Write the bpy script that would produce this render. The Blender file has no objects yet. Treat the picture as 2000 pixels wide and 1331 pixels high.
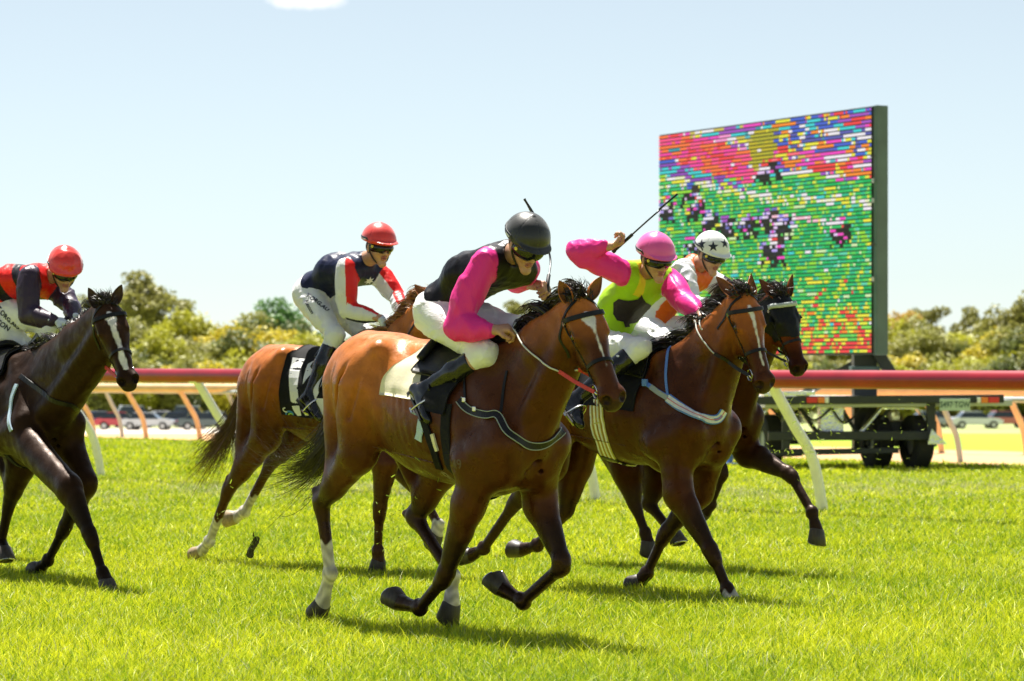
import bpy, bmesh, math, random
import numpy as np
from mathutils import Vector, Matrix, Quaternion
from mathutils.bvhtree import BVHTree

# ------------------------------------------------------------------ camera
SC = bpy.context.scene
COL = SC.collection
FPX, HZ, CAMH = 6000.0, 750.0, 1.34          # focal length in photo pixels, horizon row, eye height
cam_d = bpy.data.cameras.new("camera")
cam = bpy.data.objects.new("camera", cam_d); COL.objects.link(cam)
cam.location = (0, 0, CAMH); cam.rotation_euler = (math.radians(90), 0, 0)
cam_d.sensor_width = 36.0; cam_d.lens = 36.0 * FPX / 2000.0
cam_d.shift_y = (HZ - 665.5) / 2000.0
cam_d.clip_start = 0.5; cam_d.clip_end = 4000
cam_d.dof.use_dof = True; cam_d.dof.focus_distance = 17.2; cam_d.dof.aperture_fstop = 5.0
SC.camera = cam

# ------------------------------------------------------------------ light
SUN_EL, SUN_AZ = math.radians(65), math.radians(-16)       # azimuth measured from +Y towards +X
W = bpy.data.worlds.new("World"); SC.world = W; W.use_nodes = True
nt = W.node_tree; nt.nodes.clear()
sky = nt.nodes.new("ShaderNodeTexSky"); sky.sky_type = 'NISHITA'; sky.sun_disc = False
sky.sun_elevation = SUN_EL; sky.sun_rotation = SUN_AZ
sky.altitude = 300; sky.air_density = 0.75; sky.dust_density = 0.25; sky.ozone_density = 1.5
bgn = nt.nodes.new("ShaderNodeBackground"); bgn.inputs[1].default_value = 0.060
wo = nt.nodes.new("ShaderNodeOutputWorld")
# one small cloud high up, in the sky itself
tc = nt.nodes.new("ShaderNodeTexCoord")
def cloud_dir(px, py):
    v = Vector(((px - 1000) / FPX, 1.0, (HZ - py) / FPX)); return v.normalized()
cd = cloud_dir(605, 2)
vs = nt.nodes.new("ShaderNodeVectorMath"); vs.operation = 'SUBTRACT'; vs.inputs[1].default_value = cd
vm = nt.nodes.new("ShaderNodeVectorMath"); vm.operation = 'MULTIPLY'; vm.inputs[1].default_value = (70, 0, 330)
vl = nt.nodes.new("ShaderNodeVectorMath"); vl.operation = 'LENGTH'
cn = nt.nodes.new("ShaderNodeTexNoise"); cn.inputs['Scale'].default_value = 160; cn.inputs['Detail'].default_value = 4
ad = nt.nodes.new("ShaderNodeMath"); ad.operation = 'ADD'
mr = nt.nodes.new("ShaderNodeMapRange"); mr.inputs[1].default_value = 0.9; mr.inputs[2].default_value = 1.55
mr.inputs[3].default_value = 1; mr.inputs[4].default_value = 0
mxn = nt.nodes.new("ShaderNodeMix"); mxn.data_type = 'RGBA'; mxn.inputs[7].default_value = (9, 9.1, 9.2, 1)
L = nt.links.new
L(tc.outputs['Generated'], vs.inputs[0]); L(vs.outputs[0], vm.inputs[0]); L(vm.outputs[0], vl.inputs[0])
L(tc.outputs['Generated'], cn.inputs['Vector']); L(vl.outputs['Value'], ad.inputs[0]); L(cn.outputs[0], ad.inputs[1])
L(ad.outputs[0], mr.inputs[0]); hs = nt.nodes.new('ShaderNodeHueSaturation'); hs.inputs['Saturation'].default_value = .50
tn = nt.nodes.new('ShaderNodeVectorMath'); tn.operation = 'MULTIPLY'; tn.inputs[1].default_value = (.955, 1.0, .965)
L(sky.outputs[0], hs.inputs['Color']); L(hs.outputs[0], tn.inputs[0]); L(mr.outputs[0], mxn.inputs[0]); L(tn.outputs[0], mxn.inputs[6])
L(mxn.outputs[2], bgn.inputs[0]); L(bgn.outputs[0], wo.inputs[0])
sun_d = bpy.data.lights.new("sun", 'SUN'); sun_d.energy = 5.5; sun_d.angle = math.radians(0.5)
sun_d.color = (1.0, 0.95, 0.86)
sun = bpy.data.objects.new("sun", sun_d); COL.objects.link(sun)
sdir = Vector((math.sin(SUN_AZ) * math.cos(SUN_EL), math.cos(SUN_AZ) * math.cos(SUN_EL), math.sin(SUN_EL)))
sun.rotation_euler = sdir.to_track_quat('Z', 'Y').to_euler(); sun.location = (0, 30, 60)
SC.view_settings.view_transform = 'Standard'; SC.view_settings.look = 'None'
SC.view_settings.exposure = 1.12; SC.view_settings.gamma = 1.0

random.seed(5); rng = np.random.default_rng(5)

# ------------------------------------------------------------------ materials
def mat(name, col=(.5, .5, .5), rough=.6, metal=0, spec=.5, noise=None, bump=None, attr=None, coat=0, emit=None,
        sheen=0, transl=0, subs=0, bump2=None):
    m = bpy.data.materials.new(name); m.use_nodes = True
    n = m.node_tree.nodes; b = n['Principled BSDF']; lk = m.node_tree.links.new
    b.inputs['Base Color'].default_value = (*col, 1)
    b.inputs['Roughness'].default_value = rough; b.inputs['Metallic'].default_value = metal
    b.inputs['Specular IOR Level'].default_value = spec
    b.inputs['Coat Weight'].default_value = coat; b.inputs['Coat Roughness'].default_value = .15
    b.inputs['Sheen Weight'].default_value = sheen
    if subs:
        b.inputs['Subsurface Weight'].default_value = subs; b.inputs['Subsurface Radius'].default_value = (.02, .008, .004)
    src = None
    if attr:
        a = n.new('ShaderNodeVertexColor'); a.layer_name = attr; src = a.outputs[0]
    tcn = n.new('ShaderNodeTexCoord')
    if noise:                                   # (scale, amount, stretch)
        sc, am = noise[0], noise[1]; st = noise[2] if len(noise) > 2 else (1, 1, 1)
        mp = n.new('ShaderNodeMapping'); mp.inputs['Scale'].default_value = st
        nz = n.new('ShaderNodeTexNoise'); nz.inputs['Scale'].default_value = sc; nz.inputs['Detail'].default_value = 6
        lk(tcn.outputs['Object'], mp.inputs[0]); lk(mp.outputs[0], nz.inputs[0])
        r = n.new('ShaderNodeMapRange'); r.inputs[1].default_value = .3; r.inputs[2].default_value = .7
        r.inputs[3].default_value = 1 - am; r.inputs[4].default_value = 1 + am
        lk(nz.outputs[0], r.inputs[0])
        mx = n.new('ShaderNodeVectorMath'); mx.operation = 'MULTIPLY'
        if src: lk(src, mx.inputs[0])
        else: mx.inputs[0].default_value = col
        lk(r.outputs[0], mx.inputs[1]); src = mx.outputs[0]
    if src: lk(src, b.inputs['Base Color'])
    if bump:                                    # (scale, strength, distance)
        nz = n.new('ShaderNodeTexNoise'); nz.inputs['Scale'].default_value = bump[0]; nz.inputs['Detail'].default_value = 4
        mp = n.new('ShaderNodeMapping'); mp.inputs['Scale'].default_value = bump[3] if len(bump) > 3 else (1, 1, 1)
        lk(tcn.outputs['Object'], mp.inputs[0]); lk(mp.outputs[0], nz.inputs[0])
        bp = n.new('ShaderNodeBump'); bp.inputs['Strength'].default_value = bump[1]; bp.inputs['Distance'].default_value = bump[2]
        lk(nz.outputs[0], bp.inputs['Height']); lk(bp.outputs[0], b.inputs['Normal'])
        if bump2:
            n3 = n.new('ShaderNodeTexNoise'); n3.inputs['Scale'].default_value = bump2[0]; n3.inputs['Detail'].default_value = 3; n3.inputs['Distortion'].default_value = bump2[3] if len(bump2) > 3 else 0
            lk(tcn.outputs['Object'], n3.inputs[0]); b3_ = n.new('ShaderNodeBump'); b3_.inputs['Strength'].default_value = bump2[1]; b3_.inputs['Distance'].default_value = bump2[2]
            lk(n3.outputs[0], b3_.inputs['Height']); lk(b3_.outputs[0], bp.inputs['Normal'])
    if emit:
        b.inputs['Emission Color'].default_value = (*emit[0], 1); b.inputs['Emission Strength'].default_value = emit[1]
    if transl:
        t = n.new('ShaderNodeBsdfTranslucent'); ms = n.new('ShaderNodeMixShader'); ms.inputs[0].default_value = transl
        if src: lk(src, t.inputs[0])
        else: t.inputs[0].default_value = (*col, 1)
        lk(b.outputs[0], ms.inputs[1]); lk(t.outputs[0], ms.inputs[2])
        lk(ms.outputs[0], n['Material Output'].inputs[0])
    return m

def tag(o, label=None, cat=None, group=None, kind=None):
    if label: o['label'] = label
    if cat: o['category'] = cat
    if group: o['group'] = group
    if kind: o['kind'] = kind
    return o
def empty(name, loc, rz=0, label=None, cat=None, group=None):
    o = bpy.data.objects.new(name, None); COL.objects.link(o); o.location = loc; o.rotation_euler = (0, 0, rz)
    o.empty_display_size = .2
    return tag(o, label, cat, group)
def mesh_obj(name, V, F, m, parent=None, smooth=True, cols=None, mats=None, mi=None):
    """V (n,3), F list/array of faces -> ONE mesh object"""
    me = bpy.data.meshes.new(name); V = np.asarray(V, dtype=np.float32)
    if isinstance(F, np.ndarray) and F.ndim == 2:
        k = F.shape[1]; nf = len(F)
        me.vertices.add(len(V)); me.vertices.foreach_set('co', V.ravel())
        me.loops.add(nf * k); me.loops.foreach_set('vertex_index', F.astype(np.int32).ravel())
        me.polygons.add(nf); me.polygons.foreach_set('loop_start', np.arange(nf, dtype=np.int32) * k)
        me.update(calc_edges=True)
    else:
        me.from_pydata([tuple(map(float, v)) for v in V], [], [tuple(int(i) for i in f) for f in F]); me.update()
    if smooth: me.polygons.foreach_set('use_smooth', np.ones(len(me.polygons), dtype=bool))
    if cols is not None:
        at = me.color_attributes.new('coat', 'FLOAT_COLOR', 'POINT')
        c4 = np.ones((len(V), 4), dtype=np.float32); c4[:, :3] = cols; at.data.foreach_set('color', c4.ravel())
    for x in (mats or [m]): me.materials.append(x)
    if mi is not None: me.polygons.foreach_set('material_index', np.asarray(mi, dtype=np.int32))
    o = bpy.data.objects.new(name, me); COL.objects.link(o)
    if parent is not None: o.parent = parent
    return o

# ------------------------------------------------------------------ mesh collecting helper
class MB:
    def __init__(s): s.V = []; s.F = []
    def add(s, V, F):
        b = len(s.V); s.V += [tuple(map(float, v)) for v in V]; s.F += [tuple(int(i) + b for i in f) for f in F]
    def box(s, c, d, R=None, bev=0):
        bm = bmesh.new(); bmesh.ops.create_cube(bm, size=1)
        for v in bm.verts: v.co = Vector((v.co.x * d[0], v.co.y * d[1], v.co.z * d[2]))
        if bev: bmesh.ops.bevel(bm, geom=bm.edges[:], offset=bev, segments=2, affect='EDGES', profile=.6)
        M = R if R is not None else Matrix.Identity(3)
        s.add([M @ v.co + Vector(c) for v in bm.verts], [[v.index for v in f.verts] for f in bm.faces]); bm.free()
    def bar(s, a, b, w, h, up=(0, 0, 1), bev=0):
        a, b = Vector(a), Vector(b); d = b - a; x = d.normalized(); y = Vector(up).cross(x)
        if y.length < 1e-4: y = Vector((0, 1, 0)).cross(x)
        y.normalize(); z = x.cross(y)
        s.box((a + b) / 2, (d.length, w, h), Matrix((x, y, z)).transposed(), bev)
    def tube(s, P, r, n=10, cap=True, closed=False, flat=None):
        P = [Vector(p) for p in P]; N = len(P)
        if not hasattr(r, '__len__'): r = [r] * N
        V = []; F = []; T = []
        for i in range(N):
            if closed: t = P[(i + 1) % N] - P[i - 1]
            else: t = P[min(i + 1, N - 1)] - P[max(i - 1, 0)]
            T.append(t.normalized() if t.length > 1e-9 else Vector((0, 0, 1)))
        u = T[0].orthogonal().normalized()
        for i in range(N):
            u = (u - T[i] * u.dot(T[i])); u = u.normalized() if u.length > 1e-6 else T[i].orthogonal().normalized()
            w = T[i].cross(u)
            for k in range(n):
                a = 2 * math.pi * k / n; V.append(P[i] + (u * math.cos(a) + w * math.sin(a)) * r[i])
        M = N if closed else N - 1
        for i in range(M):
            for k in range(n):
                j = (i + 1) % N; F.append((i * n + k, i * n + (k + 1) % n, j * n + (k + 1) % n, j * n + k))
        if cap and not closed: F.append(tuple(range(n))[::-1]); F.append(tuple(range((N - 1) * n, N * n)))
        s.add(V, F)
    def cyl(s, a, b, r, n=20, r2=None): s.tube([a, b], [r, r if r2 is None else r2], n)
    def build(s, name, m, parent=None, smooth=False, base=None):
        V = np.array(s.V, dtype=np.float32)
        if base is not None: V = V - np.array(base, dtype=np.float32)
        o = mesh_obj(name, V, s.F, m, parent, smooth)
        if smooth == 'auto':
            o.data.polygons.foreach_set('use_smooth', np.ones(len(o.data.polygons), dtype=bool))
            try: o.data.set_sharp_from_angle(angle=math.radians(40))
            except Exception: pass
        return o
def spline(P, n=8):
    P = [Vector(p) for p in P]; out = []
    for i in range(len(P) - 1):
        p0, p1, p2, p3 = P[max(i - 1, 0)], P[i], P[i + 1], P[min(i + 2, len(P) - 1)]
        for k in range(n):
            t = k / n
            out.append(0.5 * ((2 * p1) + (p2 - p0) * t + (2 * p0 - 5 * p1 + 4 * p2 - p3) * t * t + (3 * p1 - p0 - 3 * p2 + p3) * t ** 3))
    out.append(P[-1]); return out

# ------------------------------------------------------------------ implicit surfaces
NV = lambda a: np.array(a, dtype=np.float64)
def unit(v): v = NV(v); return v / (np.linalg.norm(v) + 1e-12)
class Field:
    """smooth union of tapered limbs and ellipsoids, meshed with surface nets"""
    def __init__(s, h=.008): s.h = h; s.P = []
    def cone(s, a, b, ra, rb, k=.03, flat=None, bulge=0, sub=False, tag=None):
        a, b = NV(a), NV(b); r = max(ra, rb) + abs(bulge)
        s.P.append(dict(t='c', a=a, b=b, ra=ra, rb=rb, k=k, flat=flat, bulge=bulge, sub=sub, tag=tag, lo=np.minimum(a, b) - r, hi=np.maximum(a, b) + r))
    def ell(s, c, r, R=None, k=.03, sub=False, tag=None):
        c, r = NV(c), NV(r); R = np.eye(3) if R is None else NV(R)    # rows of R: the axes
        e = np.sqrt(((R.T * r) ** 2).sum(1))
        s.P.append(dict(t='e', c=c, r=r, R=R, k=k, sub=sub, tag=tag, lo=c - e, hi=c + e))
    def plane(s, p, n, k=.0, tag=None):      # keeps the side n points away from
        s.P.append(dict(t='p', c=NV(p), n=unit(n), k=k, sub='cut', tag=tag))
    @staticmethod
    def dist(q, X, Y, Z):
        if q['t'] == 'p': return (X - q['c'][0]) * q['n'][0] + (Y - q['c'][1]) * q['n'][1] + (Z - q['c'][2]) * q['n'][2]
        if q['t'] == 'c':
            a, ba = q['a'], q['b'] - q['a']; L2 = max((ba ** 2).sum(), 1e-9)
            dx, dy, dz = X - a[0], Y - a[1], Z - a[2]
            t = np.clip((dx * ba[0] + dy * ba[1] + dz * ba[2]) / L2, 0, 1)
            dx = dx - t * ba[0]; dy = dy - t * ba[1]; dz = dz - t * ba[2]
            d2 = dx * dx + dy * dy + dz * dz
            sc = 1
            if q['flat'] is not None:
                n, f = q['flat']; n = unit(n); dn = dx * n[0] + dy * n[1] + dz * n[2]
                d2 = d2 + dn * dn * (1 / (f * f) - 1); sc = .5 * (1 + f)
            return (np.sqrt(d2) - (q['ra'] + (q['rb'] - q['ra']) * t + q['bulge'] * 4 * t * (1 - t))) * sc
        dx, dy, dz = X - q['c'][0], Y - q['c'][1], Z - q['c'][2]
        R, r = q['R'], q['r']; k0 = 0; k1 = 0
        for i in range(3):
            e = (dx * R[i][0] + dy * R[i][1] + dz * R[i][2]) / r[i]; k0 = k0 + e * e; k1 = k1 + (e / r[i]) ** 2
        k0 = np.sqrt(k0); return k0 * (k0 - 1) / (np.sqrt(k1) + 1e-9)
    def mesh(s):
        h = s.h; add = [q for q in s.P if not q['sub']]
        lo = np.min([q['lo'] for q in add], 0) - 3 * h; hi = np.max([q['hi'] for q in add], 0) + 3 * h
        n = np.ceil((hi - lo) / h).astype(int) + 1
        ax = [(lo[i] + np.arange(n[i]) * h).astype(np.float32) for i in range(3)]
        D = np.full(n, 1.0, dtype=np.float32)
        for q in s.P:
            if q['t'] == 'p': i0 = np.zeros(3, int); i1 = n
            else:
                pad = q['k'] + 3 * h
                i0 = np.maximum(np.floor((q['lo'] - pad - lo) / h).astype(int), 0)
                i1 = np.minimum(np.ceil((q['hi'] + pad - lo) / h).astype(int) + 1, n)
                if (i1 <= i0).any(): continue
            sl = tuple(slice(i0[i], i1[i]) for i in range(3))
            X = ax[0][sl[0]][:, None, None]; Y = ax[1][sl[1]][None, :, None]; Z = ax[2][sl[2]][None, None, :]
            d = s.dist(q, X, Y, Z).astype(np.float32); c = D[sl]; k = max(q['k'], 1e-5)
            if q['sub']:
                if q['sub'] is True: d = -d
                hh = np.maximum(k - np.abs(c - d), 0) / k; D[sl] = np.maximum(c, d) + hh * hh * k * .25
            else:
                hh = np.maximum(k - np.abs(c - d), 0) / k; D[sl] = np.minimum(c, d) - hh * hh * k * .25
        I = D < 0
        cnt = np.zeros(n - 1, dtype=np.int8)
        for a in (0, 1):
            for b in (0, 1):
                for c in (0, 1): cnt += I[a:n[0] - 1 + a, b:n[1] - 1 + b, c:n[2] - 1 + c]
        act = np.argwhere((cnt > 0) & (cnt < 8)); idx = np.full(n - 1, -1, dtype=np.int32)
        idx[act[:, 0], act[:, 1], act[:, 2]] = np.arange(len(act))
        cor = [(a, b, c) for a in (0, 1) for b in (0, 1) for c in (0, 1)]
        val = {c: D[act[:, 0] + c[0], act[:, 1] + c[1], act[:, 2] + c[2]] for c in cor}
        S = np.zeros((len(act), 3)); C = np.zeros(len(act))
        for c in cor:
            for ax_ in range(3):
                if c[ax_] == 0:
                    e = list(c); e[ax_] = 1; e = tuple(e); v0, v1 = val[c], val[e]; m_ = (v0 < 0) != (v1 < 0)
                    t = np.where(m_, v0 / np.where(m_, v0 - v1, 1), 0)
                    p = np.tile(np.array(c, float), (len(act), 1)); p[:, ax_] = t
                    S += p * m_[:, None]; C += m_
        V = lo + (act + S / C[:, None]) * h
        F = []
        for ax_ in range(3):
            o1, o2 = [(1, 2), (2, 0), (0, 1)][ax_]
            s0 = [slice(None)] * 3; s1 = [slice(None)] * 3; s0[ax_] = slice(0, n[ax_] - 1); s1[ax_] = slice(1, n[ax_])
            A, B = I[tuple(s0)], I[tuple(s1)]; E = np.argwhere(A != B)
            ok = (E[:, o1] > 0) & (E[:, o2] > 0) & (E[:, o1] < n[o1] - 1) & (E[:, o2] < n[o2] - 1); E = E[ok]
            ins = A[E[:, 0], E[:, 1], E[:, 2]]
            def g(d1, d2):
                q = E.copy(); q[:, o1] -= d1; q[:, o2] -= d2; return idx[q[:, 0], q[:, 1], q[:, 2]]
            Q = np.stack([g(1, 1), g(0, 1), g(0, 0), g(1, 0)], 1)
            Q[~ins] = Q[~ins][:, ::-1]; F.append(Q)
        F = np.concatenate(F); F = F[(F >= 0).all(1)]
        return V, F
    def tags(s, V):
        T = sorted({q['tag'] for q in s.P if q['tag'] is not None}); out = np.full((len(T), len(V)), 9.0)
        for q in s.P:
            if q['tag'] is None or q['sub']: continue
            i = T.index(q['tag']); out[i] = np.minimum(out[i], s.dist(q, V[:, 0], V[:, 1], V[:, 2]))
        return T, out
def vnormals(V, F):
    n = np.cross(V[F[:, 2]] - V[F[:, 0]], V[F[:, 3]] - V[F[:, 1]]); N = np.zeros_like(V)
    for i in range(4): np.add.at(N, F[:, i], n)
    return N / (np.linalg.norm(N, axis=1)[:, None] + 1e-12)
def smooth_verts(V, F, it=2, lam=.5):
    for _ in range(it):
        S = np.zeros_like(V); C = np.zeros(len(V))
        for i in range(4):
            for j in ((i + 1) % 4, (i + 3) % 4):
                np.add.at(S, F[:, i], V[F[:, j]]); np.add.at(C, F[:, i], 1)
        V = V + lam * (S / np.maximum(C, 1)[:, None] - V)
    return V
def folds(V, amp, freq, seed, warp=1.6, sharp=True):
    r = np.random.default_rng(seed); out = np.zeros(len(V))
    for i in range(5):
        k = r.normal(size=3); k = k / np.linalg.norm(k) * freq * (.7 + .5 * i); q = r.normal(size=3) * freq * .5
        s_ = np.sin(V @ k + r.uniform(0, 6) + warp * np.sin(V @ q + r.uniform(0, 6)))
        out += (1 - np.abs(s_) * 2 if sharp else s_) / (1 + .5 * i)
    return out * amp
def sstep(x, a, b):
    t = np.clip((x - a) / (b - a), 0, 1); return t * t * (3 - 2 * t)

class Frame:
    """a galloping pair's own frame: x forward, y to its left, z up; origin on the turf below the horse"""
    def __init__(s, px, depth, theta):
        s.th = math.radians(theta); s.O = NV(((px - 1000) / FPX * depth, depth, 0)); sn, cs = math.sin(s.th), math.cos(s.th)
        s.F = NV((sn, -cs, 0)); s.L = NV((cs, sn, 0)); s.U = NV((0, 0, 1)); s.R = np.stack([s.F, s.L, s.U]); s.rz = s.th - math.pi / 2
        s.cam = s.R @ (NV((0, 0, CAMH)) - s.O)
    def ray(s, px, py): return unit(s.R @ NV(((px - 1000) / FPX, 1, (HZ - py) / FPX)))
    def J(s, px, py, v=0):
        d = s.ray(px, py); t = (v - s.cam[1]) / d[1]; return s.cam + d * t
    def S(s, px, py, par, L, near=True):
        d = s.ray(px, py); m = par - s.cam; t0 = m @ d; h2 = L * L - (m @ m - t0 * t0)
        t = t0 + (0 if h2 < 0 else (-1 if near else 1) * math.sqrt(h2)); return s.cam + d * t
    def D(s, px, py, depth):
        d = NV(((px - 1000) / FPX, 1, (HZ - py) / FPX)) * depth + NV((0, 0, CAMH)); return s.R @ (d - s.O)
    def world(s, p): return s.O + s.R.T @ NV(p)
    def px(s, p):
        w = s.world(p); return (1000 + w[0] / w[1] * FPX, HZ - (w[2] - CAMH) / w[1] * FPX)
# ------------------------------------------------------------------ shared materials
M = {}
def coatmat(name, rough=.36, spec=.5):
    m = mat(name, rough=rough, spec=spec, noise=(14, .20), attr='coat', bump=(210, .35, .0025, (1, 1, .35)), bump2=(11, .45, .016, 0))
    m.node_tree.nodes['Principled BSDF'].inputs['Specular Tint'].default_value = (1, .58, .38, 1)
    n = m.node_tree.nodes; lk = m.node_tree.links.new; t_ = n.new('ShaderNodeTexCoord'); z = n.new('ShaderNodeTexNoise'); z.inputs['Scale'].default_value = 16; z.inputs['Detail'].default_value = 8; r_ = n.new('ShaderNodeMapRange')
    r_.inputs[1].default_value = .35; r_.inputs[2].default_value = .65; r_.inputs[3].default_value = rough - .08; r_.inputs[4].default_value = rough + .12; lk(t_.outputs['Object'], z.inputs[0]); lk(z.outputs[0], r_.inputs[0]); lk(r_.outputs[0], n['Principled BSDF'].inputs['Roughness']); return m
M['coat'] = coatmat('glossy_bay_coat', .33, .34); M['coat_dark'] = coatmat('dark_horse_coat', .40, .15)
M['hoof'] = mat('hoof_horn', (.05, .04, .032), .5, noise=(60, .35, (1, 1, .15)))
M['hoof_pale'] = mat('pale_hoof_horn', (.30, .22, .13), .55, noise=(60, .3, (1, 1, .15)))
M['hair_dark'] = mat('dark_horse_hair', (.022, .016, .013), .42, noise=(30, .4), spec=.5)
M['hair_brown'] = mat('brown_horse_hair', (.085, .042, .020), .45, noise=(30, .5)); M['hair_red'] = mat('chestnut_horse_hair', (.30, .13, .045), .5, noise=(30, .4))
M['leather'] = mat('black_leather', (.009, .009, .010), .40, spec=.3, noise=(80, .3), bump=(300, .15, .001))
M['rubber'] = mat('black_rubber', (.02, .02, .022), .6)
M['eye'] = mat('wet_eye', (.008, .005, .004), .06, coat=1)
M['steel'] = mat('polished_steel', (.62, .62, .60), .18, metal=1)
M['brass'] = mat('brass', (.65, .48, .18), .3, metal=1)
M['red_rubber'] = mat('red_rein_rubber', (.55, .035, .02), .5, noise=(120, .25))
M['white_cord'] = mat('white_rein_webbing', (.62, .62, .58), .7, noise=(200, .2))
M['blue_web'] = mat('blue_webbing', (.10, .22, .60), .6, noise=(150, .2))
M['yellow_plastic'] = mat('yellow_plastic', (.62, .6, .08), .4)
M['white_cloth'] = mat('white_cotton', (.78, .78, .76), .8, noise=(25, .06), bump=(60, .25, .004))
M['cream_cloth'] = mat('cream_felt', (.74, .68, .48), .9, noise=(25, .08), bump=(90, .3, .003))
M['black_cloth'] = mat('black_cloth', (.009, .009, .011), .8, spec=.2, noise=(25, .3), bump=(60, .25, .004))
M['blue_trim'] = mat('pale_blue_trim', (.42, .55, .70), .7)
M['hood'] = mat('black_stretch_hood', (.006, .0065, .008), .5, spec=.22, bump=(60, .4, .004))
M['sheep'] = mat('grey_brow_band', (.42, .46, .46), .7, noise=(60, .2))

def rot2(d, ang):          # rotate in the sagittal (x,z) plane
    c, s = math.cos(ang), math.sin(ang); return NV((d[0] * c - d[2] * s, d[1], d[0] * s + d[2] * c))
def hoof_mesh(fet, toe, parent, m):
    d = unit(toe - fet); ln = np.linalg.norm(toe - fet)
    cor = fet + d * max(ln - .085, .07)
    ns = rot2(d, -math.radians(33)); ns = unit(ns)                # sole normal
    fw = unit(np.cross(np.cross(ns, d), ns)); fw = unit(d - ns * (d @ ns)); lt = np.cross(ns, fw)
    mb = MB(); V = []; N = 22; rings = [(-.014, .042, .044, 0), (0, .054, .054, .0), (.033, .061, .059, .009), (.088, .075, .067, .024), (.094, .071, .063, .024), (.085, .055, .048, .022)]
    for h, rf, rl, sh in rings:
        for i in range(N):
            a = 2 * math.pi * i / N; x = math.cos(a) * rf; y = math.sin(a) * rl
            if x < 0: x *= .8; y *= 1.02
            hh = h + .25 * (-x) * (0 if h > .06 else .5)
            V.append(cor + ns * hh + fw * (x + sh) + lt * y)
    F = []
    for r in range(len(rings) - 1):
        for i in range(N): F.append((r * N + i, r * N + (i + 1) % N, (r + 1) * N + (i + 1) % N, (r + 1) * N + i))
    c = len(V); V.append(cor + ns * .064 + fw * .012); b = (len(rings) - 1) * N
    for i in range(N): F.append((b + i, b + (i + 1) % N, c))
    mb.add(V, F); o = mb.build('hoof', m, parent, smooth=True)
    bm = bmesh.new(); bm.from_mesh(o.data); bmesh.ops.recalc_face_normals(bm, faces=bm.faces); bm.to_mesh(o.data); bm.free()
    o.data.polygons.foreach_set('use_smooth', np.ones(len(o.data.polygons), dtype=bool))
    sh = MB(); sh.tube([cor + ns * .095 + fw * (math.cos(a) * .062 * (1 if math.cos(a) > 0 else .8) + .024) + lt * math.sin(a) * .055 for a in np.linspace(-2.5, 2.5, 20)], .0075, 6); sh.build('horseshoe', M['steel'], o, smooth=True)
    return o

def hair(name, roots, dirs, lens, m, parent, wid=.004, wind=(-1, 0, .1), droop=.5, seed=1, seg=7, stray=.15):
    """many tapering bent hair ribbons as one mesh"""
    r = np.random.default_rng(seed); n = len(roots); roots = np.asarray(roots); dirs = np.asarray(dirs)
    V = np.zeros((n, seg + 1, 2, 3)); wind = unit(wind); p = roots.copy(); d = dirs / np.linalg.norm(dirs, axis=1)[:, None]
    lens = np.asarray(lens) * r.uniform(.6, 1.1, n); side = r.normal(size=(n, 3)); w0 = wid * r.uniform(.5, 1.3, n)
    q = r.normal(size=(n, 3)) * stray; q2 = r.normal(size=(n, 3)) * stray
    for k in range(seg + 1):
        t = k / seg; sd = np.cross(d, side); sd /= (np.linalg.norm(sd, axis=1)[:, None] + 1e-9)
        w = (w0 * (1 - t ** 1.5) + .0006)[:, None] * sd
        V[:, k, 0] = p - w; V[:, k, 1] = p + w
        g = NV((0, 0, -1)) * droop * t
        d = d + (wind * .35 + g * .45 + q * .35 * math.sin(3 * t + 1) + q2 * .3 * math.cos(5 * t)); d /= np.linalg.norm(d, axis=1)[:, None]
        p = p + d * (lens / seg)[:, None]
    b = (np.arange(n) * (seg + 1) * 2)[:, None] + (np.arange(seg) * 2)[None, :]
    F = np.stack([b, b + 1, b + 3, b + 2], -1).reshape(-1, 4)
    return mesh_obj(name, V.reshape(-1, 3), F, m, parent)

def ribbon(P, N, w, th, up=None):
    """flat strap: centre points P, outward normals N, width w, thickness th; returns V,F (closed box section)"""
    V = []; F = []; n = len(P); P = [NV(p) for p in P]
    for i in range(n):
        t = unit(P[min(i + 1, n - 1)] - P[max(i - 1, 0)]); nn = unit(N[i] - t * (N[i] @ t)); s_ = np.cross(t, nn)
        ww = w[i] if hasattr(w, '__len__') else w
        for a, b in ((-1, 0), (-.9, 1), (.9, 1), (1, 0)): V.append(P[i] + s_ * a * ww / 2 + nn * th * b)
    for i in range(n - 1):
        for k in range(4): F.append((i * 4 + k, i * 4 + (k + 1) % 4, i * 4 + 4 + (k + 1) % 4, i * 4 + 4 + k))
    F.append((0, 1, 2, 3)); F.append(tuple(range(n * 4 - 4, n * 4))[::-1]); return V, F

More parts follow.
